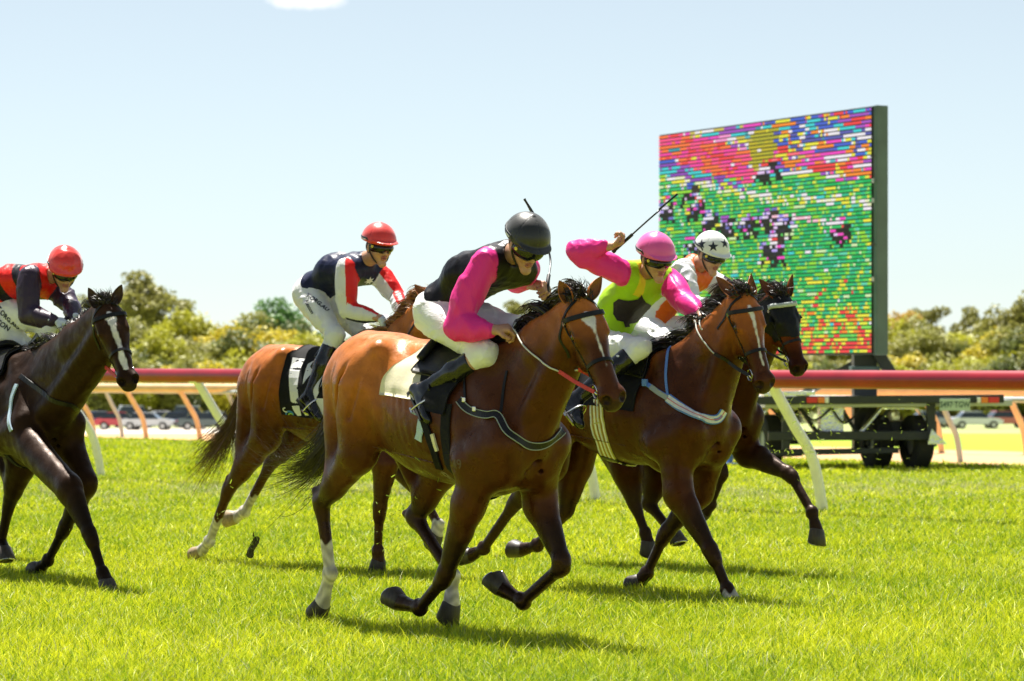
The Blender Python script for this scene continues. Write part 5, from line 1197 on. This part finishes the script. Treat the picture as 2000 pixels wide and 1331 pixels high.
# ================================================================== the riders
PINK, LIME = NV((.80, .035, .27)), NV((.36, .62, .02))
def silkA(V, near, c):
    C = np.tile(NV((.007, .006, .009)), (len(V), 1)); C[near != 't'] = PINK
    return C
def armang(V, A, B, up):
    ax = unit(B - A); u = unit(up - ax * (up @ ax)); w = np.cross(ax, u); q = V - A; return np.arctan2(q @ w, q @ u), q @ ax
def silkB(V, near, c):
    C = np.tile(NV((.012, .016, .05)), (len(V), 1)); red = NV((.72, .02, .02)); wh = NV((.74, .74, .76))
    for k, A, E, W_ in (('sn', c['SN'], c['EN'], c['WN']), ('sf', c['SF'], c['EF'], c['WF'])):
        m = near == k; Vm = V[m]; dU = np.linalg.norm(np.cross(Vm - A, unit(E - A)), axis=1); dL = np.linalg.norm(np.cross(Vm - E, unit(W_ - E)), axis=1)
        a1, _ = armang(Vm, A, E, NV((1, -.2, 0))); a2, _ = armang(Vm, E, W_, NV((0, -.2, 1))); a = np.where(((Vm - E) @ unit(W_ - E)) > .02, a2, a1)
        col = np.where(np.abs(a)[:, None] < .62, red, wh); col = np.where(np.abs(a)[:, None] > 2.2, NV((.012, .016, .05)), col); C[m] = col
    return C
def silkC(V, near, c):
    C = np.tile(NV((.72, .018, .014)), (len(V), 1)); t = (V - c['P']) @ c['fw']; C[(near == 't') & (((t > .17) & (t < .25)) | ((t > .36) & (t < .43)))] = NV((.012, .01, .016))
    C[near != 't'] = NV((.045, .03, .055)); return C
def silkD(V, near, c):
    C = np.tile(LIME, (len(V), 1)); C[near != 't'] = PINK; dS = np.linalg.norm(V - c['SN'], axis=1); t = ((V - c['Nk']) @ c['lt'])
    m = (near == 't') & (t < -.075) & (t > -.13) & (((V - c['Nk']) @ c['fw']) > -.12); C[m] = NV((.75, .62, .03)); return C
def silkE(V, near, c):
    C = np.tile(NV((.70, .12, .015)), (len(V), 1)); wh = NV((.72, .73, .78)); m = near != 't'; C[m] = wh
    t = (V - c['Nk']) @ c['lt']; C[(near == 't') & (np.abs(t) > .115)] = wh
    s_ = np.sin(V[:, 0] * 26 + 1) * np.sin(V[:, 1] * 24) * np.sin(V[:, 2] * 26 + .5); C[m & (s_ > .38)] = NV((.02, .015, .03)); return C
rA = dict(seed=1, label='jockey in a black vest with bright pink sleeves and a plain black helmet', silk=silkA, cap=(.012, .012, .013), caprough=.42,
    pelvis=(868, 606, 0), neck=(990, 497), torso=.52, head=(1027, 478), look=(34, 12, 0), an=[(888, 640), (965, 645), (1000, 640)], af=[(998, 540, False), (1046, 557), (1070, 560)],
    ln=[(948, 692, .52), (832, 762, False), (850, 806, True)], lf=[(1000, 640, .5)], gog=.060, sleeve=(.90, .62), hr=(.140, .120, .130))
rB = dict(seed=2, label='jockey in a navy jacket with red and white striped sleeves and red helmet', silk=silkB, cap=(.72, .035, .03),
    pelvis=(616, 570, 0), neck=(708, 512), torso=.50, head=(740, 482), look=(12, 14, 0), an=[(678, 607), (738, 621), (765, 626)], af=[(779, 584), (786, 606), (798, 622)],
    ln=[(655, 655, .46), (606, 772, False), (628, 800, True)], lf=[(718, 660, .5)], gloves=M['glove'], sleeve=(.93, .95), hr=(.140, .122, .132))
rC = dict(seed=3, label='jockey in red and black hooped silks with dark sleeves and a red cap', silk=silkC, cap=(.75, .03, .022), caprough=.22, peak=False, seams=False,
    pelvis=(-28, 592, 0), neck=(88, 536), torso=.52, head=(126, 528), look=(34, 14, 0), an=[(54, 618), (106, 626), (130, 630)], af=[(140, 600), (146, 618), (160, 624)],
    ln=[(58, 684, .52), (-48, 742, False), (-30, 775, True)], lf=[(100, 640, .5)], gloves=M['glove'], hr=(.142, .124, .134))
rD = dict(seed=4, label='jockey in lime silks with pink sleeves and a pink helmet, raising a whip', silk=silkD, cap=(.82, .10, .38), caprough=.28,
    pelvis=(1184, 672, 0), neck=(1262, 532), torso=.56, head=(1280, 506), look=(20, 14, 4), sn=(1212, 532), an=[(1126, 492, False), (1192, 481, True), (1222, 470, True)], sf=(1308, 545),
    af=[(1336, 588), (1368, 612), (1374, 626)], ln=[(1250, 680, .50), (1122, 782, False), (1145, 815, True)], lf=[(1288, 672, .5)], palms=((0, -.3, .9), (0, -.6, -.8)), sleeve=(.80, .97), hs=(-1, -1), hr=(.140, .122, .132))
rE = dict(seed=5, label='jockey in orange and white silks with a white star-printed helmet', silk=silkE, cap=(.78, .80, .80), caprough=.35,
    pelvis=(1268, 640, 0), neck=(1352, 520), torso=.56, head=(1389, 498), look=(24, 12, 0), an=[(1352, 592), (1392, 612), (1405, 618)], af=[(1440, 590), (1420, 620), (1428, 630)],
    ln=[(1338, 676, .50), (1215, 765, False), (1235, 800, True)], lf=[(1380, 640, .5)], hr=(.142, .122, .132))
RID = {}
for fr, sp, rs in ((frA, specA, rA), (frB, specB, rB), (frC, specC, rC), (frD, specD, rD), (frE, specE, rE)):
    HEADS[sp['seed']] = horse(fr, sp); RID[sp['seed']] = rider(fr, rs)
# ================================================================== tack, lettering, whips
def hit(c, px, py, sk=None, off=0):
    fr = c['fr']; s_ = sk or c['sk']; d = fr.ray(px, py); p, n_ = s_.cast(fr.cam, d)
    if p is None: p, n_ = s_.near(fr.D(px, py, fr.O[1]))
    return p + n_ * off
def strap_px(c, pts, w, th, m, name, parent=None, off=.004, n=7, edges=None, sk=None):
    P, N = c['sk'].path([hit(c, *q) if len(q) == 2 else NV(q) for q in pts], off, n); mb = MB(); mb.add(*ribbon(P, N, w, th)); o = mb.build(name, m, parent or c['root'])
    if edges:
        mb = MB()
        for s_ in (-1, 1):
            E = []
            for i in range(len(P)):
                t = unit(P[min(i + 1, len(P) - 1)] - P[max(i - 1, 0)]); E.append(P[i] + np.cross(t, N[i]) * s_ * w * .46 + N[i] * (th + .0005))
            mb.tube(E, .0028, 6)
        mb.build('piping', edges, o)
    return o, P, N
M['girth'] = mat('striped_girth', (.5, .46, .14), .6); 
M['piping'] = mat('grey_piping', (.30, .34, .32), .5)
M['breast_white'] = mat('white_breast_band', (.66, .68, .72), .6, noise=(60, .1)); M['red_line'] = mat('red_stitch_line', (.6, .12, .12), .6)

def saddle_set(c, rc, cloth, cl_m, u=(-.06, .32), name='saddlecloth', ang=78, girth=True, gm=None, gu=.33, fn=None):
    cl = drape(c, cloth[0], cloth[1], -ang, ang, .008, cl_m, name, seed=5, fn=fn)
    sd = drape(c, u[0], u[1], -40, 40, .022, M['leather'], 'saddle', nu=14, na=20, thick=.022, wrinkle=.001)
    mb = MB(); P = []
    for a in np.linspace(-28, 28, 13):
        ar = math.radians(a); d = NV((0, math.sin(ar), 0)) + c['bz'] * math.cos(ar); o = c['B'](u[0] + .01, 0, 1.16); p, _ = c['sk'].cast(o, d, .05); P.append(p + c['bz'] * .02 * math.cos(ar * 3))
    mb.tube(P, .024, 10); mb.build('cantle', M['leather'], sd, smooth=True)
    if girth:
        P, N = c['sk'].loop(c['B'](gu, 0, 1.16), c['bx'] + NV((0, 0, .12)), 62, 298, c['bz'], .005, 44); mb = MB(); mb.add(*ribbon(P, N, .075, .006)); g = mb.build('girth', gm or M['black_cloth'], c['root'])
    # stirrups with leathers
    b0 = NV(0)
    for s_ in (-1, 1):
        A_, T_ = rc['AN'] * NV((1, -s_, 1)), rc['TN'] * NV((1, -s_, 1)); K_ = rc['KN'] * NV((1, -s_, 1)); d = unit(A_ - K_); t = unit(T_ - A_); up = unit(d - t * (d @ t)); lat = np.cross(t, up)
        bl = A_ + t * .095 + up * .098; P = [bl + lat * .058 * math.cos(a) - up * (.135 * math.sin(a) if math.sin(a) > 0 else .0) for a in np.linspace(0, math.pi, 15)]
        mb = MB(); mb.tube(P, .0055, 8); mb.bar(bl - lat * .062, bl + lat * .062, .035, .010, up); st = mb.build('stirrup', M['steel'], sd, smooth='auto')
        tp = bl - up * .135; top, _ = c['sk'].near(c['B'](.16, s_ * .26, 1.42), .03); mb = MB(); pp = spline([top, (top + tp) / 2 + NV((0, s_ * .03, 0)), tp], 6); mb.add(*ribbon(pp, [NV((0, s_, .2))] * len(pp), .016, .004)); mb.build('stirrup_leather', M['leather'], sd)
    return cl, sd

c1, c2, c3, c4, c5 = [HEADS[i] for i in (1, 2, 3, 4, 5)]; r1, r2, r3, r4, r5 = [RID[i] for i in (1, 2, 3, 4, 5)]
# --- nearest horse
cl, sd = saddle_set(c1, r1, (-.20, .10), M['cream_cloth'], u=(-.02, .34), ang=66, gu=.36, fn=lambda s_, t: ((-.08 - .16 * min(1, abs(t - .5) * 2.6)) * (1 - s_) + .12 * s_, -66 + 132 * t))
drape(c1, -.02, .40, -84, 84, .016, M['black_cloth'], 'numnah', seed=9, thick=.008, fn=lambda s_, t: ((.0 + .22 * (abs(t - .5) * 2) ** 2.2) * (1 - s_) + .35 * s_, -74 + 148 * t))
bp, P, N = strap_px(c1, [(898, 782), (915, 800), (950, 812), (972, 812), (990, 845), (1020, 866), (1045, 872), (1075, 862), (1098, 842)], .040, .007, M['leather'], 'breastplate', edges=M['piping'])
strap_px(c1, [(991, 725), (984, 760), (978, 806)], .016, .004, M['leather'], 'neck_strap', bp); strap_px(c1, [(908, 740), (909, 778)], .014, .004, M['leather'], 'side_strap', bp)
for q in ((909, 783), (930, 800)): mb = MB(); p = hit(c1, *q, off=.014); mb.box(p, (.026, .012, .026), None, .004); mb.build('buckle', M['steel'], bp)
strap_px(c1, [(828, 818), (838, 850), (850, 885), (860, 915)], .05, .008, M['black_cloth'], 'elastic_girth', edges=None)
strap_px(c1, [(826, 812), (822, 838), (818, 860)], .052, .006, M['blue_trim'], 'cloth_tail', cl)
strap_px(c1, [(846, 848), (850, 862), (856, 880)], .022, .012, M['cream_cloth'], 'pad_corner', cl)
reins(c1, [r1['HN'], r1['HN'] + NV((0, .08, 0))], 'white_cord', 'red_rubber', slack=.035)
# freeze brand
V2, F2 = text_mesh('149', .070, bold=.001); ex = unit(hit(c1, 905, 903) - hit(c1, 868, 903)); M['brand'] = mat('pale_brand_hair', (.10, .06, .035), .6)
decal(V2, F2, hit(c1, 888, 908), ex, NV((0, 0, 1)), c1['sk'], .0012, 'freeze_brand', M['brand'], c1['root'])
V2, F2 = text_mesh('8', .085, bold=.002); M['brand2'] = mat('grey_brand_hair', (.22, .17, .13), .6); decal(V2, F2, hit(c1, 879, 934), ex, NV((0, 0, 1)), c1['sk'], .0012, 'freeze_brand', M['brand2'], c1['root'])
# --- chestnut
cl, sd = saddle_set(c2, r2, (-.30, .24), M['black_cloth'], u=(-.02, .30), ang=108, gu=.30)
csk = Skin(np.array([tuple(v.co) for v in cl.data.vertices]), [tuple(p.vertices) for p in cl.data.polygons])
def cast_px(c, sk, px, py): p, n_ = sk.cast(c['fr'].cam, c['fr'].ray(px, py)); return p if p is not None else sk.near(c['fr'].D(px, py, c['fr'].O[1]))[0]
pa, pb = cast_px(c2, csk, 585, 760), cast_px(c2, csk, 625, 760); ex = unit(pb - pa); eyv = unit(cast_px(c2, csk, 606, 710) - cast_px(c2, csk, 600, 810))
V2, F2 = text_mesh('12', .54, bold=.034); V2 = V2 * NV((.80, 1, 1)); decal(V2, F2, cast_px(c2, csk, 592, 758), ex, eyv, csk, .002, 'cloth_number', M['white_print'], cl)
M['logo_blue'] = mat('logo_blue', (.02, .20, .55), .5); M['logo_lime'] = mat('logo_lime', (.35, .65, .05), .5)
c0 = cast_px(c2, csk, 578, 833)
for k, (m_, r0, dx, dy) in enumerate(((M['logo_blue'], .050, 0, 0), (M['logo_lime'], .034, .012, -.008), (M['white_print'], .03, -.03, .03))):
    arc = [(dx + math.cos(t) * r0, dy + math.sin(t) * r0 * .55) for t in np.linspace(-.6 + k, 3.2 + k, 12)]; arc += [(dx + math.cos(t) * r0 * .68, dy + math.sin(t) * r0 * .30) for t in np.linspace(3.2 + k, -.6 + k, 12)]
    V2, F2 = poly_fill(arc, .02); decal(V2, F2, c0, ex, eyv, csk, .002 + k * .001, 'cloth_logo', m_, cl)
reins(c2, [r2['HN'], r2['HF']], slack=.02)
# --- black horse
cl, sd = saddle_set(c3, r3, (-.26, .30), M['black_cloth'], ang=92, gu=.34)
strap_px(c3, [(34, 752), (24, 780), (20, 812), (24, 842)], .030, .010, M['blue_trim'], 'cloth_edge', cl)
strap_px(c3, [(40, 735), (75, 760), (110, 785), (150, 800), (185, 795), (200, 780)], .035, .006, M['leather'], 'breastplate', edges=None)
reins(c3, [r3['HN'], r3['HN'] + NV((0, .08, 0))], 'leather', 'red_rubber', slack=.015, split=.5)
# --- pink rider's bay
cl, sd = saddle_set(c4, r4, (-.22, .32), M['black_cloth'], ang=82, girth=False)
g, P, N = strap_px(c4, [(1166, 780), (1168, 830), (1180, 870), (1196, 905), (1218, 935), (1246, 958)], .125, .007, M['girth'], 'girth')
for k, (o_, m_) in enumerate(((-.40, 'white_print'), (-.12, 'breast_white'), (.12, 'white_print'), (.40, 'breast_white'), (-.27, 'hair_red'), (.27, 'hair_red'), (0, 'hair_red'))):
    mb = MB(); E = []
    for i in range(len(P)): t = unit(P[min(i + 1, len(P) - 1)] - P[max(i - 1, 0)]); E.append(P[i] + np.cross(t, N[i]) * o_ * .125 + N[i] * .0065)
    mb.add(*ribbon(E, N, .008 if 'hair' in m_ else .012, .002)); mb.build('girth_stripe', M[m_], g)
for i0 in (18, 27): mb = MB(); mb.add(*ribbon(P[i0:i0 + 3], N[i0:i0 + 3], .13, .012)); mb.build('girth_keeper', M['leather'], g)
bp, P, N = strap_px(c4, [(1228, 724), (1250, 742), (1268, 754), (1290, 768), (1315, 782)], .030, .006, M['blue_web'], 'breastplate')
strap_px(c4, [(1272, 757), (1288, 768), (1306, 779)], .034, .011, M['piping'], 'strap_end', bp)
b2, P, N = strap_px(c4, [(1305, 778), (1328, 795), (1355, 811), (1385, 820), (1403, 818), (1413, 803)], .060, .007, M['blue_web'], 'chest_band', bp)
mb = MB(); mb.add(*ribbon([p + n_ * .004 for p, n_ in zip(P, N)], N, .046, .006)); mb.build('band_padding', M['breast_white'], b2)
mb = MB(); mb.add(*ribbon([p + n_ * .008 for p, n_ in zip(P, N)], N, .005, .004)); mb.build('stitch_line', M['red_line'], b2); mb = MB(); mb.add(*ribbon([p + n_ * .008 for p, n_ in zip(P, N)][24:32], N[24:32], .018, .004)); mb.build('band_label', M['blue_web'], b2)
strap_px(c4, [(1310, 678), (1303, 700), (1301, 740), (1305, 775)], .018, .004, M['blue_web'], 'neck_strap', bp)
for q in ((1262, 751),): mb = MB(); p = hit(c4, *q, off=.016); mb.box(p, (.04, .02, .045), None, .005); mb.build('buckle', M['blue_web'], bp)
reins(c4, [r4['HF'] + NV((-.03, -.05, 0)), r4['HF']], 'white_cord', 'leather', slack=.05, split=.55)
# --- hooded horse
cl, sd = saddle_set(c5, r5, (-.24, .30), M['black_cloth'], ang=80); reins(c5, [r5['HN'], r5['HF']], slack=.03)
Vb, Fb = c5['V'], c5['F']; Nb = vnormals(Vb, Fb); RHh = np.stack([c5['a'], c5['l'], c5['nn']]); q = (Vb - c5['H'](0, 0, 0)) @ RHh.T / c5['K']
keep = (q[:, 0] > -.02) & (q[:, 0] < .315 + .03 * np.cos(q[:, 1] * 25)) & (q[:, 2] > -.135 - .1 * (q[:, 0] < .12)) & (q[:, 2] < .12) & (np.abs(q[:, 1]) < .14); fk = keep[Fb].all(1); Fh = Fb[fk]; used = np.unique(Fh); mp = -np.ones(len(Vb), int); mp[used] = np.arange(len(used))
Vh = Vb[used] + Nb[used] * .007; w = folds(Vh, .0016, 30, 8); Vh = Vh + Nb[used] * w[:, None]; hood = mesh_obj('hood', Vh, mp[Fh], M['hood'], c5['root']); so = hood.modifiers.new('thick', 'SOLIDIFY'); so.thickness = .004; so.offset = -1
for s_ in (-1, 1):
    mb = MB(); V = []; F = []; nA, nB = 14, 8; cc = c5['H'](.185, s_ * .088, -.004)
    for lay in (0, 1):
        for i in range(nB + 1):
            ph = math.pi * .5 * i / nB
            for k in range(nA + 1):
                th = -math.pi * .5 + math.pi * k / nA; rr = (.052 - .004 * lay) * c5['K']; d_ = c5['a'] * math.sin(th) * math.sin(ph + .0) + c5['l'] * s_ * math.cos(ph) * 1.0 * math.cos(th) - c5['nn'] * 0 * th + (-c5['nn'] * .25 - c5['a'] * .75) * math.sin(ph) * math.cos(th)
                V.append(cc + d_ * rr + c5['l'] * s_ * .004)
    w_ = nA + 1; h_ = (nB + 1) * w_
    for lay in (0, 1):
        for i in range(nB):
            for k in range(nA): F.append((lay * h_ + i * w_ + k, lay * h_ + i * w_ + k + 1, lay * h_ + (i + 1) * w_ + k + 1, lay * h_ + (i + 1) * w_ + k))
    mb.add(V, F); mb.build('blinker', M['hood'], hood, smooth=True)

# --- lettering and emblems on clothing
def on_cloth(r, sk, px, py, V2, F2, dirpx, name, m, parent, off=.0016, rot=0):
    fr = r['fr']; p, n_ = sk.cast(fr.cam, fr.ray(px, py))
    if p is None: print('MISS', name, px, py); return
    v = -fr.ray(px, py); n_ = unit(n_ * .5 + v * .5); sx_ = unit(fr.R @ NV((dirpx[0], 0, -dirpx[1]))); ex = unit(sx_ - n_ * (sx_ @ n_)); ey = np.cross(n_, ex)
    return decal(V2, F2, p, ex, ey, sk, off, name, m, parent, r['base'], R=.12)
SF_ = None
def T_(s_, size, bold=.0015): return text_mesh(s_, size, bold=bold)
V2, F2 = T_('T.ORG.AU', .046); on_cloth(r2, r2['bsk'], 620, 590, V2, F2, (41, 43), 'sponsor_lettering', M['ink'], r2['bre'], .004)
V2, F2 = T_('Heaton', .040, .0008); V2[:, 0] += V2[:, 1] * .35; on_cloth(r2, r2['bsk'], 604, 600, V2, F2, (30, 44), 'signature', M['ink'], r2['bre'], .004)
V2, F2 = T_('T.ORG.AU', .050); on_cloth(r3, r3['bsk'], 14, 622, V2, F2, (44, 33), 'sponsor_lettering', M['ink'], r3['bre'], .004)
V2, F2 = T_('TON', .050); on_cloth(r3, r3['bsk'], 6, 636, V2, F2, (44, 30), 'name_lettering', M['ink'], r3['bre'], .004)
S7 = star_poly(7, .042, .019)
for q in ((668, 496), (721, 549), (664, 572), (738, 574)): on_cloth(r2, r2['jsk'], q[0], q[1], S7[0], S7[1], (1, .25), 'star_patch', M['white_print'], r2['jk'], .006)
S5 = star_poly(5, .040, .0165)
for q in ((1393, 482), (1370, 477), (1416, 476)): on_cloth(r5, r5['hsk'], q[0], q[1], S5[0], S5[1], (1, .0), 'helmet_star', M['ink'], r5['helmet'], .0014)
out = [(520, 690), (535, 722), (562, 765), (600, 800), (632, 850), (625, 885), (592, 930), (552, 948), (510, 940), (478, 908), (470, 930), (476, 955), (440, 950), (424, 905), (380, 892), (352, 845), (350, 765), (380, 732), (440, 738), (500, 727), (514, 705)]
V2, F2 = poly_fill([((x - 490) * .00098, -(y - 820) * .00098) for x, y in out][::-1], .03); V2 = V2[:, :2]
on_cloth(r4, r4['jsk'], 1239, 606, V2, F2, (1, .02), 'horse_head_patch', mat('dark_patch', (.018, .010, .016), .7), r4['jk'], .007)
V2, F2 = T_('LAB', .022, .001); on_cloth(r3, r3['hsk'], 146, 541, V2, F2, (1, .05), 'peak_lettering', M['yellow_print'], r3['helmet'], .002)

# --- whips
whip(frA, [r1['HF'] + NV((0, 0, -.10)), r1['HF'] + NV((0, 0, .02)), frA.S(1074, 500, r1['HF'], .26, False), frA.S(1046, 425, r1['HF'], .46, False), frA.S(1026, 388, r1['HF'], .56, False)], 'black whip held upright behind the black helmet')
whip(frB, [frB.S(750, 640, r2['HN'], .08, False), r2['HN'] * .3 + r2['HF'] * .7, frB.S(812, 608, r2['HF'], .12, False), frB.S(842, 587, r2['HF'], .24, False)], 'short black whip across the hands of the navy jockey', flap=.08)
whip(frC, [r3['HN'] + NV((0, 0, .03)), frC.S(88, 668, r3['HN'], .26, False), frC.S(30, 704, r3['HN'], .5, False), frC.S(-20, 735, r3['HN'], .7, False)], 'thin dark whip lying along the thigh of the hooped jockey')
hd = unit(frD.S(1324, 382, r4['HN'], .5, True) - frD.S(1207, 487, r4['HN'], .1, False)); whip(frD, [r4['HN'] - hd * .12, r4['HN'], r4['HN'] + hd * .25, frD.S(1324, 381, r4['HN'], .45, True)], 'black whip raised above the pink helmet, in front of the screen')

# --- turf thrown up by the hooves
def debris(name, boxes, n_, m, label, seed, ln=(.015, .05)):
    r = np.random.default_rng(seed); V = []; F = []
    for (px0, px1, py0, py1, Y0_, Y1_, w_) in boxes:
        for _ in range(int(n_ * w_)):
            px, py = px0 + (px1 - px0) * np.clip(r.normal(.5, .25), 0, 1), py0 + (py1 - py0) * np.clip(r.normal(.5, .28), 0, 1); c = WP(px, py, r.uniform(Y0_, Y1_)); a = unit(r.normal(size=3)) * r.uniform(*ln) / 2; s_ = unit(np.cross(a, r.normal(size=3))) * r.uniform(.0015, .003); k = len(V)
            bn = unit(r.normal(size=3)) * .006; V += [c - a - s_, c - a + s_, c + s_ + bn, c - s_ + bn, c + a]; F += [(k, k + 1, k + 2, k + 3), (k + 3, k + 2, k + 4)]
    o = mesh_obj(name, V, F, m, None, smooth=False); return tag(o, label, 'grass', kind='stuff')
M['cut'] = mat('cut_grass', (.42, .56, .06), .6, transl=.3); M['soil'] = mat('dark_soil', (.05, .045, .02), .9)
debris('flying_grass', [(1530, 1640, 770, 900, 22, 25, .30), (1560, 1830, 770, 910, 22, 26, .14), (1480, 1600, 860, 900, 22, 24, .08), (800, 900, 880, 980, 16, 18, .05), (120, 230, 860, 1130, 20, 22, .12), (380, 480, 920, 1060, 20, 22, .08), (1300, 1560, 900, 1020, 20, 23, .1), (690, 830, 930, 1080, 19, 21, .08)], 330, M['cut'], 'cut blades of grass thrown up in the air by the hooves', 4)
debris('flying_soil', [(360, 500, 860, 1080, 20, 22, .3), (690, 800, 1000, 1100, 19, 21, .4), (730, 870, 950, 1050, 17, 19, .3)], 60, M['soil'], 'dark crumbs of soil flying behind the hooves', 5, ln=(.006, .02))
mb = MB(); r = np.random.default_rng(3); c = WP(494, 1068, 20.6)
bm = bmesh.new(); bmesh.ops.create_icosphere(bm, subdivisions=3, radius=1)
mb.add([NV(v.co) * NV((.022, .022, .075)) * (1 + .45 * math.sin(v.co.x * 6 + v.co.z * 5) * math.cos(v.co.y * 5 + v.co.z * 3) + r.uniform(-.18, .18)) + NV((.02 * math.sin(v.co.z * 3), 0, 0)) for v in bm.verts], [[v.index for v in g.verts] for g in bm.faces]); bm.free()
o = mb.build('turf_clod', M['soil'], None, smooth=False); fb = MB()
for i in range(40): a_ = r.normal(size=3) * NV((.02, .02, .05)); fb.tube([a_, a_ + unit(r.normal(size=3) + NV((.2, 0, .9))) * r.uniform(.03, .07)], [.0025, .0006], 4)
fb.build('grass_tuft', M['cut'], o); r_ = None; o.location = Vector(c); tag(o, 'dark clod of turf in the air behind the chestnut horse', 'clod')

# --- one more runner just behind the black horse, all but outside the frame
def copy_tree(o, parent=None):
    c = o.copy(); COL.objects.link(c)
    if parent is not None: c.parent = parent
    for ch in list(o.children): copy_tree(ch, c)
    return c
h6 = copy_tree(c3['root']); h6.location.x -= 1.22; h6.location.y += 3.4; h6['label'] = 'dark horse behind the black one, mostly outside the left edge'
p6 = copy_tree(r3['root']); p6.location.x -= 1.22; p6.location.y += 3.4; p6['label'] = 'rider at the extreme left edge, only a red cap showing'
